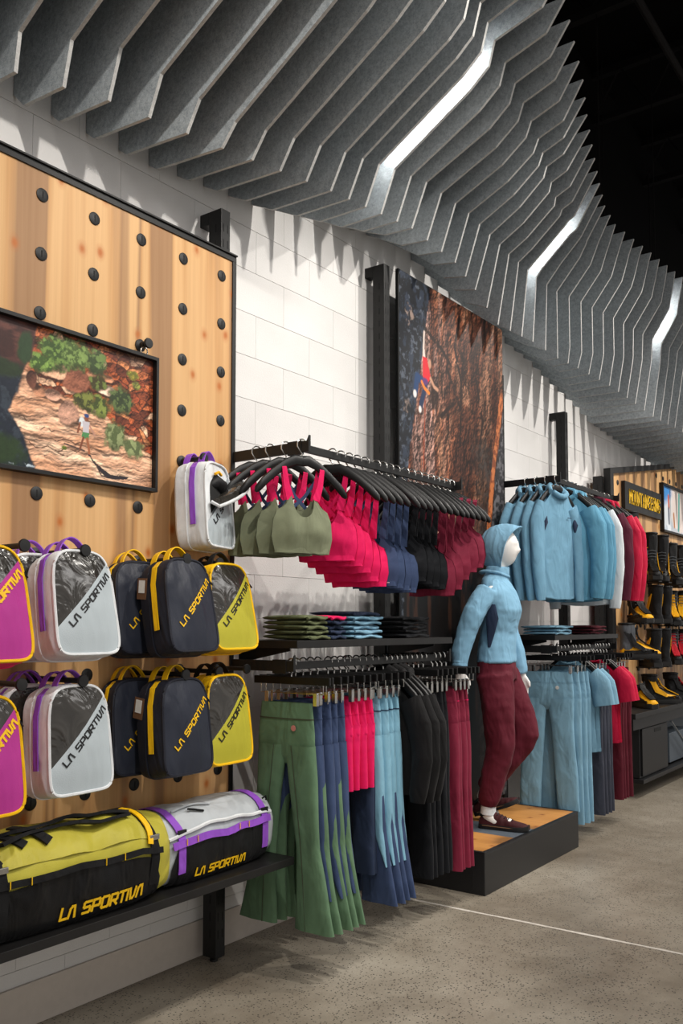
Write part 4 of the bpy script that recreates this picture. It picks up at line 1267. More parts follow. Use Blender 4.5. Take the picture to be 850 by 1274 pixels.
# ---- sports bras on the upper rail
RZ1 = 2.12
g1 = Once(bra('x', 'sage', 'pink', -.44, 1.1, 'sage sports bras', True)); HL = 'black shoulder hanger under a '
gl = ['sage green sports bra with pink straps, foremost on the rail arm', 'sage green sports bra second from the tip of the rail arm', 'sage green sports bra third from the tip of the rail arm', 'sage green sports bra on the rail arm closest to the pine panel']
for i, (y, z0, rz) in enumerate(((-.55, 0, -.42), (-.465, 0, -.38), (-.38, -.0, -.42), (-.305, -.0, -.46))):
    hang(g1, SH, 2.757, y, RZ1 + .006 + z0, rz, gl[i], HL + f'sage green sports bra, {ORD[i + 1]} from the arm tip', 'hangers of the sage sports bras')
def batch(mk, variants, hanger, xs, y, z, lab, hl, hg, jit=.06, base=R90, dz=None, dy=None):
    protos = [Once(mk(v)) for v in variants]
    side = 'pine panel' if xs[0] < 4.5 else 'rock poster'
    for i, x in enumerate(xs):
        p = protos[i % len(protos)]
        rz = base + random.uniform(-jit, jit)
        yy_ = y + random.uniform(-.012, .012) + (dy[i] if dy else 0)
        one = len(xs) == 1
        o = p.at((x, yy_, z + (dz[i] if dz else 0)), rz, lab if one else f'{lab}, {ORD[i + 1]} from the {side}')
        hanger.at((x, y, z), rz, hl if one else f'{hl}, {ORD[i + 1]} from the {side}', hg)
pk_x = [2.985, 3.045, 3.105, 3.165, 3.225]
pk_h = [-.455, -.475, -.50, -.535, -.555]
for k_, (x, h) in enumerate(zip(pk_x, pk_h)):
    b_ = bra(f'hot pink sports bra, {ORD[k_ + 1]} counted from the sage ones', 'pink', 'pink', h, x * 7, 'hot pink sports bras', True)
    b_.location = (x, -.50, RZ1 + .006); b_.rotation_euler.z = R90 + .42 + random.uniform(-.05, .05)
    SH.at((x, -.53, RZ1 + .006), R90 + .38, HL + f'hot pink sports bra, {ORD[k_ + 1]} of its colour', 'hangers of the pink sports bras')
for k_, x in enumerate((3.315, 3.37, 3.425, 3.48)):
    b_ = bra(f'navy blue sports bra, {ORD[k_ + 1]} counted from the pink ones', 'navy', 'navy', -.55 - .008 * k_, x * 7, 'navy sports bras', logo=True)
    b_.location = (x, -.50, RZ1 + .006); b_.rotation_euler.z = R90 + .32 + random.uniform(-.05, .05)
    SH.at((x, -.53, RZ1 + .006), R90 + .3, HL + f'navy sports bra, {ORD[k_ + 1]} of its colour', 'hangers of the navy sports bras')
for k_, x in enumerate((3.56, 3.62, 3.68, 3.74)):
    b_ = bra(f'black sports bra, {ORD[k_ + 1]} counted from the navy ones', 'black_cloth', 'black_cloth', -.52 - .01 * k_, x * 7, 'black sports bras', True)
    b_.location = (x, -.51, RZ1 + .006); b_.rotation_euler.z = R90 + .2 + random.uniform(-.05, .05)
    SH.at((x, -.53, RZ1 + .006), R90 + .2, HL + f'black sports bra, {ORD[k_ + 1]} of its colour', 'hangers of the black sports bras')
for k_, x in enumerate((3.80, 3.85, 3.90, 3.955, 4.0)):
    b_ = bra(f'burgundy sports bra on the bra rail, {ORD[k_ + 1]} counted from the black ones', 'burgundy', 'burgundy', (-.58, -.55, -.50, -.46, -.435)[k_], x * 7, 'burgundy sports bras')
    b_.location = (x, -.53 - .012 * k_, RZ1 + .006); b_.rotation_euler.z = R90 + .12 + .05 * k_
    SH.at((x, -.53, RZ1 + .006), R90 + .10 + .05 * k_, HL + f'burgundy sports bra, {ORD[k_ + 1]} of its colour', 'hangers of the burgundy sports bras')

# ---- leggings and trousers on the lower rail
RZ2 = 1.241
HC = 'black clip hanger holding '
FLARE = [(0, .072), (.35, .060), (.55, .056), (.8, .076), (1, .098)]
gl_ = trousers('flared_leggings', 'sage green flared leggings with a wide waistband, foremost on the lower rail', 'green_leg', 'flared leggings', -1.05, .128, .140, FLARE, .075, 2.2, stitch='stitch_dark', logo='print_pink', cat='leggings')
gl_.location = (2.815, -.425, RZ2); gl_.rotation_euler.z = R90 + .03
CH.at((2.815, -.45, RZ2), R90 + .03, HC + 'the sage green flared leggings', 'hangers of the leggings')
batch(lambda s: trousers('flared_leggings', 'x', 'navy', 'navy and green flared leggings', -1.05, .128, .136, FLARE, .075, s, lower=(.30, .84, 'green_leg'), cat='leggings'),
      (4.4, 7.9), CH, (2.865, 2.915, 2.965, 3.015), -.43, RZ2, 'navy leggings with green flares', HC + 'navy and green leggings', 'hangers of the leggings', .03)
batch(lambda s: trousers('tight_shorts', 'x', 'pink', 'hot pink shorts', -.54, .125, .136, [(0, .068), (1, .066)], .004, s, rise=.20, cat='shorts'),
      (1.4, 5.9), CH, (3.075, 3.12, 3.165, 3.21), -.44, RZ2, 'hot pink tight shorts', HC + 'hot pink shorts', 'hangers of the shorts', .03)
batch(lambda s: trousers('leggings', 'x', 'navy_dark', 'dark navy leggings', -.92, .12, .13, [(0, .07), (1, .05)], .03, s, cat='leggings'),
      (3.1,), CH, (3.235, 3.255), -.42, RZ2, 'dark navy leggings showing below the pink shorts', HC + 'dark navy leggings', 'hangers of the leggings', .02)
batch(lambda s: trousers('flared_leggings', 'x', 'sky_leg', 'sky blue and navy flared leggings', -1.05, .128, .136, FLARE, .06, s, lower=(.30, .76, 'navy'), stitch='navy_dark', cat='leggings'),
      (2.4, 6.6), CH, (3.285, 3.335, 3.385, 3.435), -.44, RZ2, 'sky blue leggings with navy flares', HC + 'sky blue leggings', 'hangers of the leggings', .03)
batch(lambda s: top_garment('light_jacket', 'x', 'black_brown', 'black jackets', 'jacket', -.62, .46, True, s),
      (9.1, 3.3), SH, (3.49, 3.535, 3.58, 3.62), -.45, RZ2, 'black jacket hanging between leggings and trousers', 'black shoulder hanger under a black jacket', 'hangers of the black jackets', .04)
STR = [(0, .078), (.4, .066), (1, .062)]
batch(lambda s: trousers('trousers', 'x', 'black_cloth', 'black trousers', -1.03, .128, .140, STR, .03, s),
      (1.9, 8.6), CH, (3.67, 3.715, 3.76, 3.805, 3.85), -.45, RZ2, 'black trousers beside the burgundy ones', HC + 'black trousers', 'hangers of the trousers', .03)
batch(lambda s: trousers('trousers', 'x', 'burgundy', 'burgundy trousers', -1.045, .128, .140, STR, .03, s, stitch='pink_trim' if s > 5 else None),
      (1.2, 8.2), CH, (3.91, 3.955, 4.0, 4.045), -.47, RZ2, 'burgundy trousers beside the platform', HC + 'burgundy trousers', 'hangers of the trousers', .03)

# ---- folded stacks
def folded(label, mat_, group, wd, dp, th_, loc, rz, seed):
    t = thing('folded_garment', label, 'clothes', loc, rz, group)
    mb = MB(); rings = []
    for i in range(17):
        q = -1 + 2 * i / 16
        e = max(.08, 1 - abs(q) ** 6) ** .5
        rg = []
        for j in range(20):
            a = 2 * PI * j / 20; c_, s_ = math.cos(a), math.sin(a)
            y = math.copysign(abs(c_) ** .5, c_) * dp / 2 * (.9 + .1 * e); z = math.copysign(abs(s_) ** .75, s_) * th_ * .52 * e
            n_ = noise.noise(Vector((q * 2.2 + seed, y * 9, seed)))
            n2_ = noise.noise(Vector((q * 4.5 + seed * 2, y * 5, 2.0)))
            rg.append((q * wd / 2 + .010 * n_, y + .010 * n2_, th_ / 2 + z + .004 * n2_ + .002))
        rings.append(rg)
    mb.loft(rings)
    # the fold line along the front edge
    MB().tube([(wd * (-.42 + .84 * i / 8), -dp / 2 - .004 + .010 * noise.noise(Vector((i * .6 + seed, 1, 1))), th_ * .5 + .004 * math.sin(i + seed)) for i in range(9)], th_ * .30, 8).build('fold', mat_, t)
    mb.build('cloth', mat_, t, smooth=1.2)
    return t
def stack(x, y, z, items, wd, dp, lab, group):
    zz = z
    for i, (mt, nm) in enumerate(items):
        th_ = .0195
        folded(lab.format(nm) + f', {ORD[i + 1]} from the shelf board', mt, group, wd * random.uniform(.93, 1.04), dp * random.uniform(.95, 1.03), th_, (x + random.uniform(-.008, .008), y + random.uniform(-.008, .008), zz), random.uniform(-.04, .04), i * 3.7 + x)
        zz += th_ + .001
S1 = 1.339
stack(2.945, -.36, S1, [('olive', 'olive green')] * 5, .16, .24, 'folded {} garment in the stack nearest the pine panel', 'olive folded stack')
stack(3.085, -.36, S1, [('navy_dark', 'dark navy')] * 4 + [('pink', 'hot pink')], .12, .24, 'folded {} garment in the stack beside the olive one', 'navy folded stack')
stack(3.32, -.36, S1, [('sky', 'sky blue')] * 5 + [('navy_dark', 'dark navy')], .25, .24, 'folded {} garment in the middle stack', 'sky blue folded stack')
stack(3.73, -.36, S1, [('black_cloth', 'black')] * 5, .27, .24, 'folded {} garment in the stack next to the rock poster', 'black folded stack')
S2 = 1.336
stack(5.62, -.34, S2, [('sky', 'sky blue')] * 3, .30, .24, 'folded {} garment in the stack under the hoodies', 'blue folded stack')
stack(6.25, -.34, S2, [('burgundy_dark', 'dark burgundy')] * 3, .34, .24, 'folded {} garment in the stack under the red jackets', 'burgundy folded stack')

# ---- hoodies and jackets on the right upper rail
RZ3 = 2.356
h1 = Once(top_garment('hoodie', 'x', 'hoodie_blue', 'blue hoodies', 'hoodie', -.79, .62, True, 1.7, panel='navy_dark', logo='navy_dark'))
hl_ = ['dusty blue hooded top, foremost on its rail arm', 'dusty blue hooded top second from the tip of its rail arm', 'dusty blue hooded top third from the tip of its rail arm', 'dusty blue hooded top on its rail arm closest to the rock poster']
for i, (y, rz) in enumerate(((-.50, -.22), (-.43, -.18), (-.36, -.20), (-.29, -.24))):
    hang(h1, SH, 5.45, y, RZ3, rz, hl_[i], HL + f'dusty blue hooded top, {ORD[i + 1]} from the arm tip', 'hangers of the hooded tops')
batch(lambda s: top_garment('hoodie', 'x', 'teal_blue', 'teal blue tops', 'hoodie', -.80, .60, True, s),
      (2.8, 5.1), SH, (5.66, 5.73, 5.80, 5.87), -.46, RZ3, 'teal blue hooded top', HL + 'teal blue top', 'hangers of the teal tops', .05, R90 + .15)
batch(lambda s: top_garment('long_sleeve_top', 'x', 'white_cloth', 'white tops', 'top', -.82, .66, False, s),
      (4.8,), SH, (6.0, 6.06), -.46, RZ3, 'white long sleeved top', HL + 'white top', 'hangers of the white tops', .04, R90 + .1)
batch(lambda s: top_garment('jacket', 'x', 'plum', 'plum jackets', 'jacket', -.74, .60, True, s, zipm='crimson'),
      (6.8,), SH, (6.20, 6.26), -.46, RZ3, 'dark plum jacket with bright red zip', HL + 'plum jacket', 'hangers of the jackets', .04, R90 + .1)
batch(lambda s: top_garment('jacket', 'x', 'crimson', 'crimson jackets', 'jacket', -.74, .60, True, s, panel='plum'),
      (7.8,), SH, (6.36, 6.45), -.47, RZ3, 'crimson hooded jacket', HL + 'crimson jacket', 'hangers of the jackets', .04, R90 + .2)

# ---- trousers and tees on the right lower rail
RZ4 = 1.251
WIDE = [(0, .078), (.5, .074), (1, .072)]
bp_ = trousers('trousers', 'light blue hiking trousers with a round print, foremost on their rail', 'sky', 'light blue trousers', -1.04, .165, .172, WIDE, .045, 3.4, logo='tag_white')
bp_.location = (5.52, -.39, RZ4); bp_.rotation_euler.z = R90 + .08
CH.at((5.52, -.42, RZ4), R90 + .06, HC + 'the foremost light blue trousers', 'hangers of the hiking trousers')
batch(lambda s: trousers('trousers', 'x', 'sky', 'light blue trousers', -1.13, .15, .165, WIDE, .02, s),
      (4.4, 7.4), CH, (5.59, 5.65, 5.71), -.44, RZ4, 'light blue trousers behind the foremost pair', HC + 'light blue trousers', 'hangers of the hiking trousers', .04)
batch(lambda s: top_garment('tee', 'x', 'sky', 'light blue tees', 't-shirt', -.70, .20, False, s),
      (2.6, 6.2), SH, (5.77, 5.82), -.45, RZ4, 'light blue short sleeved tee', 'black shoulder hanger under a light blue tee', 'hangers of the tees', .04)
batch(lambda s: trousers('trousers', 'x', 'slate', 'slate grey trousers', -1.12, .15, .165, WIDE, .02, s),
      (1.1, 9.4), CH, (5.89, 5.95, 6.01, 6.07), -.45, RZ4, 'slate grey trousers', HC + 'slate grey trousers', 'hangers of the hiking trousers', .04)
batch(lambda s: top_garment('tee', 'x', 'crimson', 'crimson tees', 't-shirt', -.68, .20, False, s),
      (3.9,), SH, (6.16, 6.20), -.46, RZ4, 'crimson short sleeved tee', 'black shoulder hanger under a crimson tee', 'hangers of the tees', .04)
batch(lambda s: trousers('trousers', 'x', 'burgundy_dark', 'dark burgundy hiking trousers', -1.08, .15, .165, WIDE, .015, s),
      (5.5, 8.8), CH, (6.28, 6.34, 6.40, 6.46), -.45, RZ4, 'dark burgundy trousers near the boot display', HC + 'dark burgundy trousers', 'hangers of the hiking trousers', .04)

# ------------------------------------------------------------------ display platform
pl = thing('display_platform', 'low black platform with pine inlays under the mannequin', 'platform', (0, 0, 0))
px0, px1, py0, py1, pz = 4.205, 5.485, -.60, -.03, .222
MB().bb(px0, px1, py0, py1, 0.0, pz - .006).build('box', 'platform_paint', pl, smooth=0, bevel=.004)
rim = MB()
rim.bb(px0, px1, py0, py0 + .022, pz - .006, pz); rim.bb(px0, px1, py1 - .022, py1, pz - .006, pz)
rim.bb(px0, px0 + .022, py0 + .022, py1 - .022, pz - .006, pz); rim.bb(px1 - .022, px1, py0 + .022, py1 - .022, pz - .006, pz)
rim.build('rim', 'platform_paint', pl, smooth=0)
for x0, x1 in ((px0 + .022, 4.60), (4.86, px1 - .022)):
    MB().bb(x0, x1, py0 + .022, py1 - .022, pz - .006, pz - .001).build('pine_inlay', 'pine_deck', pl, smooth=0)
MB().bb(4.60, 4.86, py0 + .022, py1 - .022, pz - .006, pz - .001).build('base_plate', 'box_grey', pl, smooth=0)

# ------------------------------------------------------------------ mannequin
def remesh(mb, name, mats, voxel, smooth_it, parent, wr=0.0, wf=(9, 9, 9), seed=0.0):
    me = mb.mesh('tmp', mats)
    o = bpy.data.objects.new('tmp', me); COL.objects.link(o)
    r = o.modifiers.new('r', 'REMESH'); r.mode = 'VOXEL'; r.voxel_size = voxel
    s = o.modifiers.new('s', 'SMOOTH'); s.iterations = smooth_it; s.factor = .5
    dg = bpy.context.evaluated_depsgraph_get(); dg.update()
    ev = o.evaluated_get(dg)
    m2 = bpy.data.meshes.new_from_object(ev)
    bpy.data.objects.remove(o); bpy.data.meshes.remove(me)
    m2.name = name
    if wr:
        for v in m2.vertices:
            q = noise.noise_vector(Vector((v.co.x * wf[0] + seed, v.co.y * wf[1], v.co.z * wf[2])))
            q2 = noise.noise(Vector((v.co.x * wf[0] * 2.1 + v.co.z * 14, v.co.y * wf[1] * 1.6 + seed, v.co.z * wf[2] * 2.6)))
            v.co += v.normal * (q.x * wr + q2 * wr * .35)
    m2.shade_smooth()
    if not m2.materials: m2.materials.append(MATS[mats])
    o2 = bpy.data.objects.new(name, m2); COL.objects.link(o2)
    if parent is not None: o2.parent = parent
    return o2
mq = thing('mannequin', 'white mannequin in a blue hoodie and burgundy joggers on the platform', 'mannequin', (4.84, -.37, pz), .20)
def limb(mb, pts, n=14, side=(1, 0, 0), k=4):
    q = sub([tuple(p) + (r if isinstance(r, tuple) else (r, r)) for p, r in pts], k)
    mb.tube([a[:3] for a in q], [a[3:] for a in q], n, side=side)
    return mb
# body: one continuous surface (right side is -x, it faces -y)
b = MB()
limb(b, [((0, .01, .88), (.105, .07)), ((0, .0, 1.0), (.105, .07)), ((0, -.005, 1.12), (.105, .075)), ((0, -.01, 1.28), (.135, .09)), ((0, 0, 1.40), (.15, .075)), ((0, .015, 1.45), (.075, .06)), ((0, 0, 1.50), (.05, .05)), ((0, -.01, 1.56), (.05, .055))])
RA = [((-.135, .02, 1.38), .036), ((-.215, .085, 1.25), .045), ((-.235, .125, 1.13), .038), ((-.250, .150, 1.02), .033), ((-.265, .155, .92), .026)]
LA = [((.135, .01, 1.38), .036), ((.21, .005, 1.25), .045), ((.225, -.015, 1.13), .038), ((.225, -.055, 1.01), .033), ((.22, -.085, .89), .026)]
limb(b, RA); limb(b, LA)
RL = [((-.075, .0, .86), .06), ((-.10, -.03, .70), .065), ((-.105, -.035, .50), .056), ((-.10, .0, .30), .05), ((-.10, .035, .13), .036), ((-.10, .04, .07), .036), ((-.10, .0, .04), .036), ((-.10, -.10, .03), .034)]
LL = [((.075, .0, .86), .06), ((.095, -.075, .72), .065), ((.10, -.125, .53), .056), ((.10, -.03, .36), .05), ((.10, .10, .20), .036), ((.10, .13, .14), .036), ((.10, .10, .06), .034), ((.10, .04, .03), .03)]
limb(b, RL); limb(b, LL)
for s, wr_ in ((-1, RA[-1][0]), (1, LA[-1][0])):
    w_ = Vector(wr_)
    limb(b, [(w_, (.026, .018)), (w_ + Vector((0, -.01, -.05)), (.036, .015)), (w_ + Vector((0, -.015, -.09)), (.034, .013))], side=(0, 1, 0))
    for i in range(4):
        f = w_ + Vector((0, -.038 + .019 * i, -.085)); ln = (.058, .068, .072, .06)[3 - i]
        limb(b, [(f, .009), (f + Vector((-s * .004, -.004, -ln * .5)), .0085), (f + Vector((-s * .016, -.004, -ln)), .007)], 8)
    f = w_ + Vector((0, -.030, -.03))
    limb(b, [(f, .011), (f + Vector((-s * .01, -.022, -.03)), .010), (f + Vector((-s * .014, -.030, -.06)), .008)], 8)
# head: egg with brow, nose, mouth and chin
hc = Vector((0, -.035, 1.645))
rings = []
for i in range(17):
    a = -PI / 2 + PI * i / 16; zz = math.sin(a); rr = math.cos(a)
    rg = []
    for j in range(24):
        q = 2 * PI * j / 24; cx, sy = math.cos(q), math.sin(q)
        wx = .072 * (1 - .18 * max(0, -zz)); wy = .095 * (1 - .12 * max(0, -zz))
        p = Vector((rr * cx * wx, rr * sy * wy - .012 * max(0, -zz), zz * .118))
        fr_ = max(0, -sy) ** 6 * rr
        prof = .030 * math.exp(-((zz + .12) / .13) ** 2) * math.exp(-(cx / .16) ** 2) + .008 * math.exp(-((zz - .22) / .12) ** 2) - .008 * math.exp(-((zz - .05) / .08) ** 2) + .010 * math.exp(-((zz + .45) / .09) ** 2) * math.exp(-(cx / .35) ** 2) + .012 * math.exp(-((zz + .8) / .15) ** 2)
        p.y -= prof * fr_ * (1 if rr > .05 else 0)
        rg.append(hc + p)
    rings.append(rg)
b.loft(rings)
for s in (-1, 1):
    limb(b, [(hc + Vector((s * .070, .005, -.03)), (.006, .012)), (hc + Vector((s * .078, .008, 0)), (.008, .018)), (hc + Vector((s * .074, .01, .03)), (.005, .010))], 8)
body = remesh(b, 'body', 'mannequin_white', .008, 2, mq)
# hoodie
h = MB()
limb(h, [((0, .005, .955), (.165, .115)), ((0, .005, 1.02), (.158, .112)), ((0, -.005, 1.14), (.138, .104)), ((0, -.025, 1.27), (.158, .122)), ((0, -.008, 1.37), (.170, .10)), ((0, .01, 1.43), (.12, .08)), ((0, .0, 1.48), (.072, .07)), ((0, -.005, 1.53), (.068, .07))], 24)
for P in (RA, LA):
    pts = [(Vector(P[0][0]) + Vector((0, 0, .0)), .068)] + [(Vector(p), r + .022) for p, r in P[1:4]] + [(Vector(P[3][0]).lerp(Vector(P[4][0]), .6), .046), (Vector(P[4][0]) + Vector((0, 0, .0)), .043), (Vector(P[4][0]) + Vector((0, -.002, -.012)), .040)]
    limb(h, pts, 16)
remesh(h, 'hoodie_body', 'mann_blue', .009, 3, mq, .006, (9, 9, 12), 3.0)
for s, P in ((-1, RA), (1, LA)):
    rs = [Vector(P[3][0]).lerp(Vector(P[4][0]), t_) for t_ in (.15, .32, .5, .68, .86, 1.0)]
    cf = MB()
    for i, p in enumerate(rs[:-1]):
        cf.tube([p + Vector((0, 0, .008)), p, p + Vector((0, 0, -.010))], [.040, .052 - .001 * i, .040], 14)
    remesh(cf, 'bunched_cuff', 'mann_blue', .008, 2, mq, .004, (20, 20, 20), s)
    MB().tube([(s * .168, -.02, 1.30), (s * .168, -.015, 1.22), (s * .155, .0, 1.12), (s * .152, .01, 1.05)], [(.008, .014), (.010, .038), (.006, .022), (.004, .008)], 12, side=(1, 0, 0)).build('underarm_panel', 'navy_dark', mq)
# hood: shell round the head, open to the front
hcc = Vector((0, -.008, 1.640))
# half ellipsoid of revolution built from front rim backwards
rings = []
NH = 28
for i in range(11):
    t_ = i / 10
    ang = t_ * PI / 2
    rg = []
    for j in range(NH):
        q = 2 * PI * j / NH
        cx, sz = math.cos(q), math.sin(q)
        rimy = -.060 - .080 * max(0, sz) ** 1.3 + .040 * max(0, -sz)
        y_ = rimy + (.112 - rimy) * math.sin(ang)
        sc = math.sqrt(max(0.0004, 1 - ((y_ + .02) / .133) ** 2)) if y_ > -.02 else 1 - .14 * ((-.02 - y_) / .12) ** 2
        if i == 10: sc = .05
        px_ = cx * .098 * sc * (1 - .12 * max(0, -sz))
        pz_ = sz * (.145 if sz > 0 else .150) * sc
        d_ = noise.noise_vector(Vector((px_ * 11, y_ * 11, pz_ * 11 + 3))) * .005
        rg.append((hcc.x + px_ + d_.x, hcc.y + y_ + d_.y, hcc.z + pz_ + d_.z))
    rings.append(rg)
inner = [[(hcc.x + (p[0] - hcc.x) * .94, p[1] + .008, hcc.z + (p[2] - hcc.z) * .95) for p in r] for r in rings[:9]][::-1]
MB().loft(inner + rings, True, True).build('hood', 'mann_blue', mq, smooth=1.3)
nk = MB()
for k_, (zz_, rx_, ry_, rr_) in enumerate(((1.490, .078, .074, .009),)):
    nk.tube([(rx_ * math.cos(q), .004 + ry_ * math.sin(q) + (.02 if math.sin(q) > 0 else 0), zz_ + .014 * math.sin(q) + .008 * math.cos(q * 2 + k_ * 2)) for q in [2 * PI * i / 24 for i in range(25)]], rr_, 10, cap=False)
nk.noise(.006, (18, 18, 18), 1.0)
nk.build('bunched_collar', 'mann_blue', mq, smooth=1.3)
MB().tube([(rings[0][j % NH][0], rings[0][j % NH][1] - .002, rings[0][j % NH][2]) for j in range(NH + 1)], .004, 6, cap=False).build('hood_edge', 'mann_blue', mq)
MB().tube([(0 * .01 + x_, y_, z_) for x_, y_, z_ in [(-.085, -.03, 1.70), (-.060, -.02, 1.748), (0, -.02, 1.785), (.06, -.02, 1.748), (.085, -.03, 1.70)]], .002, 5).build('hood_seam', 'teal_blue', mq)
MB().strap([(.03, -.137, 1.33), (.055, -.134, 1.33), (.08, -.127, 1.33)], (0, 0, 1), .006, .002).build('chest_logo', 'navy_dark', mq)
# joggers
p_ = MB()
limb(p_, [((0, .01, 1.02), (.140, .098)), ((0, .01, .95), (.158, .112)), ((0, .01, .86), (.165, .12))], 24)
limb(p_, [((-.085, .0, .88), (.092, .108)), ((-.105, -.03, .70), (.086, .098)), ((-.11, -.04, .50), (.076, .084)), ((-.105, .0, .30), (.070, .076)), ((-.10, .03, .17), (.062, .066)), ((-.10, .036, .125), (.048, .052))], 18)
limb(p_, [((.085, .0, .88), (.092, .108)), ((.10, -.08, .71), (.086, .098)), ((.105, -.135, .53), (.078, .086)), ((.10, -.04, .38), (.070, .076)), ((.10, .085, .23), (.060, .064)), ((.10, .115, .18), (.048, .052))], 18)
remesh(p_, 'joggers', 'burgundy_dark', .010, 2, mq, .012, (11, 11, 7), 1.0)
# socks and shoes
limb(MB(), [((-.10, .036, .15), .043), ((-.10, .04, .08), .045)]).build('sock', 'wht', mq)
def shoe(parent_, x, y, z, pitch, label=None):
    R = Matrix.Rotation(pitch, 3, 'X')
    T = lambda p: R @ Vector(p) + Vector((x, y, z))
    so = MB(); up = MB(); rings = []; ur = []
    prof = [(.075, .026, .055, .0), (.06, .034, .075, 0), (.03, .036, .085, 0), (-.02, .036, .095, 0), (-.06, .038, .080, 0), (-.10, .043, .062, 0), (-.15, .045, .050, 0), (-.19, .040, .042, .003), (-.215, .022, .032, .008)]
    for yv, hw_, hh_, lift in prof:
        rings.append([T((cx * hw_ * 1.08, yv, lift + zz)) for cx, zz in ((-1, 0.0), (1, 0.0), (1.05, .014), (1.0, .026), (-1.0, .026), (-1.05, .014))])
        ur.append([T((hw_ * .98 * math.cos(a), yv, max(.02, .022 + (hh_ - .022) * math.sin(a)))) for a in [PI * i / 10 for i in range(11)]])
    s_ = so.loft(rings).build('sole', 'rubber', parent_)
    u_ = up.loft(ur).build('shoe_upper', 'shoe_maroon', parent_, smooth=1.2)
    for k_ in range(6):
        yv = -.035 - .02 * k_; zt_ = .088 - .0075 * k_
        MB().tube([T((-.022, yv, zt_ - .006)), T((0, yv - .004, zt_ + .002)), T((.022, yv, zt_ - .006))], .003, 5).build('lace', 'strap_black', u_)
    MB().tube([T((-.045, -.17, .018)), T((-.048, -.10, .018)), T((-.041, -.02, .018)), T((-.04, .05, .02))], .003, 5).build('gold_line', 'tag_kraft', s_)
    MB().tube([T((.02 * math.cos(a) * 1.5, .035 + .03 * math.sin(a) * 1.2, .085 - .012 * math.sin(a))) for a in [2 * PI * i / 14 for i in range(15)]], .009, 8, cap=False).build('collar', 'boot_black', u_)
shoe(mq, -.10, .015, 0.0, 0)
shoe(mq, .10, .10, .045, -.35)

# ------------------------------------------------------------------ mountaineering wall
mp = thing('pine_backdrop', 'pine display panel with a slanted top edge behind the boots', 'panel', (0, 0, 0))
MY = -.16
X0, X1 = 7.34, 11.6
zt = lambda x: 2.73 + (x - 7.34) * .166
MB().prism([(X0 + .08, .55), (X1, .55), (X1, zt(X1) - .05), (X0 + .08, zt(X0 + .08) - .05)], 'y', MY, -.135).build('pine_board', 'pine', mp, smooth=0)
fr = MB().prism([(X0, .2), (X0 + .08, .2), (X0 + .08, zt(X0 + .08)), (X0, zt(X0))], 'y', MY - .03, -.131)
fr.prism([(X0 + .08, zt(X0 + .08) - .05), (X1, zt(X1) - .05), (X1, zt(X1)), (X0 + .08, zt(X0 + .08))], 'y', MY - .03, -.131)
fr.build('frame', 'black_metal', mp, smooth=0)
upright(7.315, .02, 2.66, 'slotted black steel upright beside the boot display panel', False)
for i in range(14):
    for k_ in range(9):
        x = 7.60 + .22 * i; z = 2.64 + .21 * 2 - .21 * k_ - .21 * 0
        if z > zt(x) - .10 or (7.64 < x < 9.8 and 2.30 < z < 2.80): continue
        h = inst('hole_plug', plug_me, mp, (x, MY, z))
# sign
sg = thing('section_sign', 'black sign with yellow MOUNTAINEERING lettering on the boot panel', 'sign', (0, 0, 0))
MB().bb(7.69, 8.735, -.195, -.161, 2.418, 2.668).build('sign_board', 'black_metal', sg, smooth=0, bevel=.002)
def fn(u, v):
    return Vector((7.80 + u, -.1955, 2.485 + v)), Vector((0, -1, 0))
lettering(MB(), 'MOUNTaINEERING', fn, .875, .112, .0165, skew=0, gap=.42, th=.004).build('lettering', 'print_yellow', sg, smooth=0)
# framed alpine photograph
ap = thing('framed_photograph', 'black framed alpine photograph beside the section sign', 'picture', (0, 0, 0))
ff = MB(); ax0, ax1, az0, az1 = 8.79, 9.75, 2.315, 2.795
ff.bb(ax0, ax1, -.20, -.162, az1 - .02, az1); ff.bb(ax0, ax1, -.20, -.162, az0, az0 + .02); ff.bb(ax0, ax0 + .02, -.20, -.162, az0, az1); ff.bb(ax1 - .02, ax1, -.20, -.162, az0, az1); ff.bb(ax0, ax1, -.175, -.162, az0, az1)
ff.build('frame', 'black_metal', ap, smooth=0)
c = Canvas(ax0 + .02, ax1 - .02, az0 + .02, az1 - .02, .008)
X, Z = c.X, c.Z
n = fbm(X, Z, 10, 21)
c.fill('#e2e8ee'); c.fill('#3f8fd8', sst(Z - 2.58 - (X - 8.95) * .25 + (n - .5) * .15, 0, .10) * sst(9.25 - X, 0, .2)); c.fill('#e9d6cc', sst(X, 9.05, 9.2) * .8)
c.fill('#aebccb', sst(n, .5, .6) * sst(2.5 - Z, 0, .1) * .7)
c.fill('#c6512e', c.line([(9.03, 2.68), (9.04, 2.58)], .03)); c.fill('#2a3550', c.line([(9.03, 2.56), (9.04, 2.42)], .025))
c.fill('#4aa39a', c.line([(9.40, 2.74), (9.38, 2.5), (9.36, 2.38)], .03)); c.fill('#b8733c', c.line([(9.2, 2.52), (9.22, 2.4)], .025))
c.build('photo_print', -.178, ap)

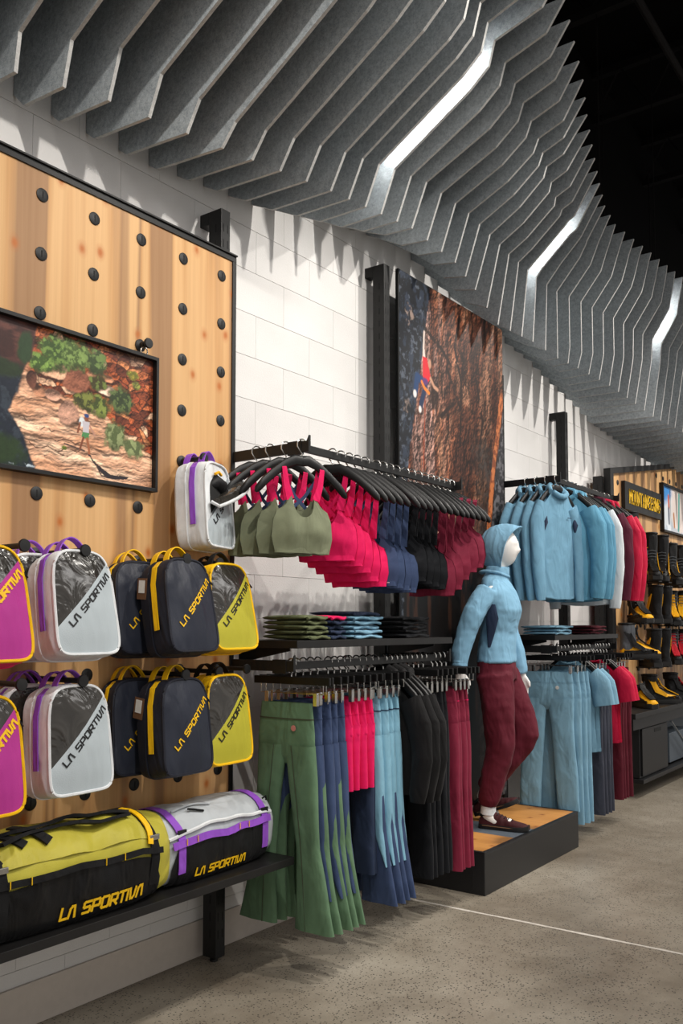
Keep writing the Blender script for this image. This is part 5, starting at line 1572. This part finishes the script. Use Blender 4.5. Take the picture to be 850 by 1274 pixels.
# bench and cabinet below
bb_ = thing('boot_bench', 'dark bench under the boot display', 'bench', (0, 0, 0))
MB().bb(7.05, 11.6, -.46, -.192, .655, .70).build('top_board', 'bench_black', bb_, smooth=0, bevel=.004)
MB().bb(7.08, 11.6, -.43, -.192, .565, .655).build('apron', 'cabinet_paint', bb_, smooth=0)
cb = thing('low_cabinet', 'black low cabinet hung under the boot bench', 'cabinet', (0, 0, 0))
MB().bb(7.31, 8.06, -.40, -.192, .155, .562).build('carcass', 'cabinet_paint', cb, smooth=0, bevel=.002)
dr = MB().bb(7.345, 8.03, -.415, -.401, .17, .55).build('door', 'cabinet_paint', cb, smooth=0, bevel=.002)
MB().bb(7.66, 7.84, -.4175, -.415, .50, .53).build('finger_pull', 'slot_dark', dr, smooth=0)
MB().bb(7.28, 10.9, -.44, -.192, .12, .152).build('base_board', 'cabinet_paint', cb, smooth=0, bevel=.002)
MB().bb(8.06, 10.9, -.21, -.192, .155, .56).build('back_board', 'box_grey', cb, smooth=0)
tag(MB().box((8.55, -.29, .30), (.66, .17, .26)).build('storage_box', 'box_grey', smooth=0, bevel=.004), 'grey storage box standing on the base of the low cabinet', 'box')
tag(MB().prism([(8.11, .555), (8.125, .555), (8.82, .162), (8.80, .162)], 'y', -.43, -.41).build('metal_edge', 'chrome', smooth=0), 'slanted thin metal strip leaning in the open cabinet bay', 'strip')

# boots
def boot(label, hgt, scheme, flip):
    t = thing('boot', label, 'boot', (0, 0, 0), 0, 'mountaineering boots on the wall')
    fm, sm, tm = scheme
    so = MB(); ft = MB(); rings = []; fr_ = []
    for y, hw_, hh_ in ((.105, .034, .075), (.085, .046, .115), (.03, .050, .155), (-.04, .052, .145), (-.10, .056, .115), (-.16, .056, .090), (-.205, .044, .070), (-.225, .026, .052)):
        rings.append([(cx * hw_ * 1.06, y, zz) for cx, zz in ((-1, 0), (1, 0), (1.06, .022), (1, .042), (-1, .042), (-1.06, .022))])
        fr_.append([(hw_ * math.cos(a) * (1 if math.sin(a) < .6 else .9), y, max(.034, .036 + (hh_ - .036) * math.sin(a))) for a in [PI * i / 10 for i in range(11)]])
    sole = so.loft(rings).build('sole', 'rubber', t)
    for y in (.08, .03, -.06, -.11, -.16):
        MB().bb(-.055, .055, y - .014, y + .014, -.006, .004).build('lug', 'rubber', sole, smooth=0)
    f_ = ft.loft(fr_).build('foot', fm, t, smooth=1.2)
    rows = [(0, .045, .07, .046, .064), (0, .035, .13, .050, .068), (0, .038, .18, .052, .064), (0, .045, hgt - .05, .060, .068), (0, .048, hgt, .058, .066)]
    s_ = MB(); tube_rows(s_, sub(rows, 4), 18, .9, .005, hgt * 9, (True, True)); s_ = s_.build('shaft', sm, t, smooth=1.2)
    MB().tube([(.056 * math.cos(a), .048 + .064 * math.sin(a), hgt) for a in [2 * PI * i / 16 for i in range(17)]], .011, 8, cap=False).build('collar', 'boot_black', t)
    MB().strap([(0, -.022, hgt - .03), (0, -.034, .20), (0, -.050, .165), (0, -.10, .125), (0, -.16, .096), (0, -.20, .076)], (1, 0, 0), [.04, .045, .05, .055, .06, .05], .008).build('tongue_panel', 'boot_black' if flip and hgt > .36 else tm, t)
    for sx in (-1, 1):
        MB().strap([(sx * .050, .07, hgt * .80), (sx * .055, .04, .20), (sx * .056, .0, .12), (sx * .060, -.08, .075), (sx * .060, -.16, .062)], (0, 1, .3), [.03, .045, .05, .035, .025], .006).build('side_panel', tm if flip else 'boot_black', t)
        MB().strap([(sx * .052, .08, .055), (sx * .057, 0, .055), (sx * .063, -.10, .055), (sx * .052, -.19, .052)], (0, 0, 1), .024, .006).build('rand', 'boot_black', t)
    for k_ in range(5):
        z = .155 + .028 * k_
        if z < hgt - .03: MB().tube([(-.035, -.036 + .002 * k_, z), (0, -.046 + .002 * k_, z + .006), (.035, -.036 + .002 * k_, z)], .0035, 5).build('lace', 'boot_grey', t)
    return t
def ledge(x, z, lab):
    t = thing('shoe_ledge', 'black ledge under the ' + ' '.join(lab.replace(',', '').split()[:11]), 'ledge', (x, MY, z), 0, 'boot ledges on the pine panel')
    MB().bb(-.05, .05, -.20, 0, -.012, 0).build('plate', 'black_plug', t, smooth=0, bevel=.002)
    MB().lathe([(.022, 0), (.022, -.012)], (0, 0, -.018), 'y', 14).build('peg_base', 'black_plug', t)
A1 = ('boot_black', 'boot_black', 'boot_yellow'); A2 = ('boot_yellow', 'boot_grey', 'boot_black'); A3 = ('boot_black', 'boot_black', 'boot_yellow'); A4 = ('boot_yellow', 'boot_black', 'boot_black'); A5 = ('boot_black', 'boot_black', 'boot_red'); A6 = ('boot_black', 'boot_black', 'boot_yellow')
BT = [
 (7.60, 1.98, .39, A1, -0.55, 'tall black boot with gaiter, half hidden by the crimson jackets', True), (8.10, 1.80, .43, A6, -0.75, 'tallest black gaiter boot with yellow toe below the sign', True), (8.72, 1.78, .40, A1, -0.65, 'black gaiter boot with yellow rand below the framed photograph', True),
 (7.68, 1.42, .22, A4, -0.45, 'yellow toed boot just clear of the crimson jacket hem', False), (8.13, 1.42, .33, A3, 2.65, 'black boot with broad yellow shaft stripe in the second row', True), (8.70, 1.40, .32, A1, -0.75, 'black and orange boot at the end of the second row', True),
 (7.55, 1.12, .29, A2, 0.85, 'grey boot with yellow foot above the hangers in the third row', False), (8.05, 1.03, .33, A3, 2.75, 'black boot with broad yellow shaft in the third row', True), (8.70, 1.04, .31, A5, -0.75, 'black boot with red tongue at the end of the third row', True),
 (7.70, .702, .17, A4, -0.35, 'low yellow and black boot on the bench behind burgundy trousers', True), (8.13, .702, .25, A1, 0.95, 'black and orange boot standing in the middle of the bench', True), (8.74, .702, .24, A5, 1.25, 'black boot with red and white sole edge on the bench', False),
 (9.25, 1.42, .32, A3, -0.45, 'yellow shafted boot beyond the framed photograph, second row', True), (9.25, 1.04, .31, A1, -0.55, 'black boot beyond the framed photograph, third row', True)]
for x, z, hg, scm, rz, lab, fl_ in BT:
    o = boot(lab, hg, scm, fl_)
    o.scale = (1.05, 1.0, 1.0)
    o.location = (x, -.285, z + (.001 if z > .8 else 0)); o.rotation_euler.z = rz - .35
    if z > .8: ledge(x, z, lab)
    # second boot of the pair behind it
    if z > .8 and x > 7.9:
        q = dup(o, (x + .30, -.29, o.location.z), rz - .55, 'twin of the ' + lab)
        ledge(x + .30, z, q['label'])
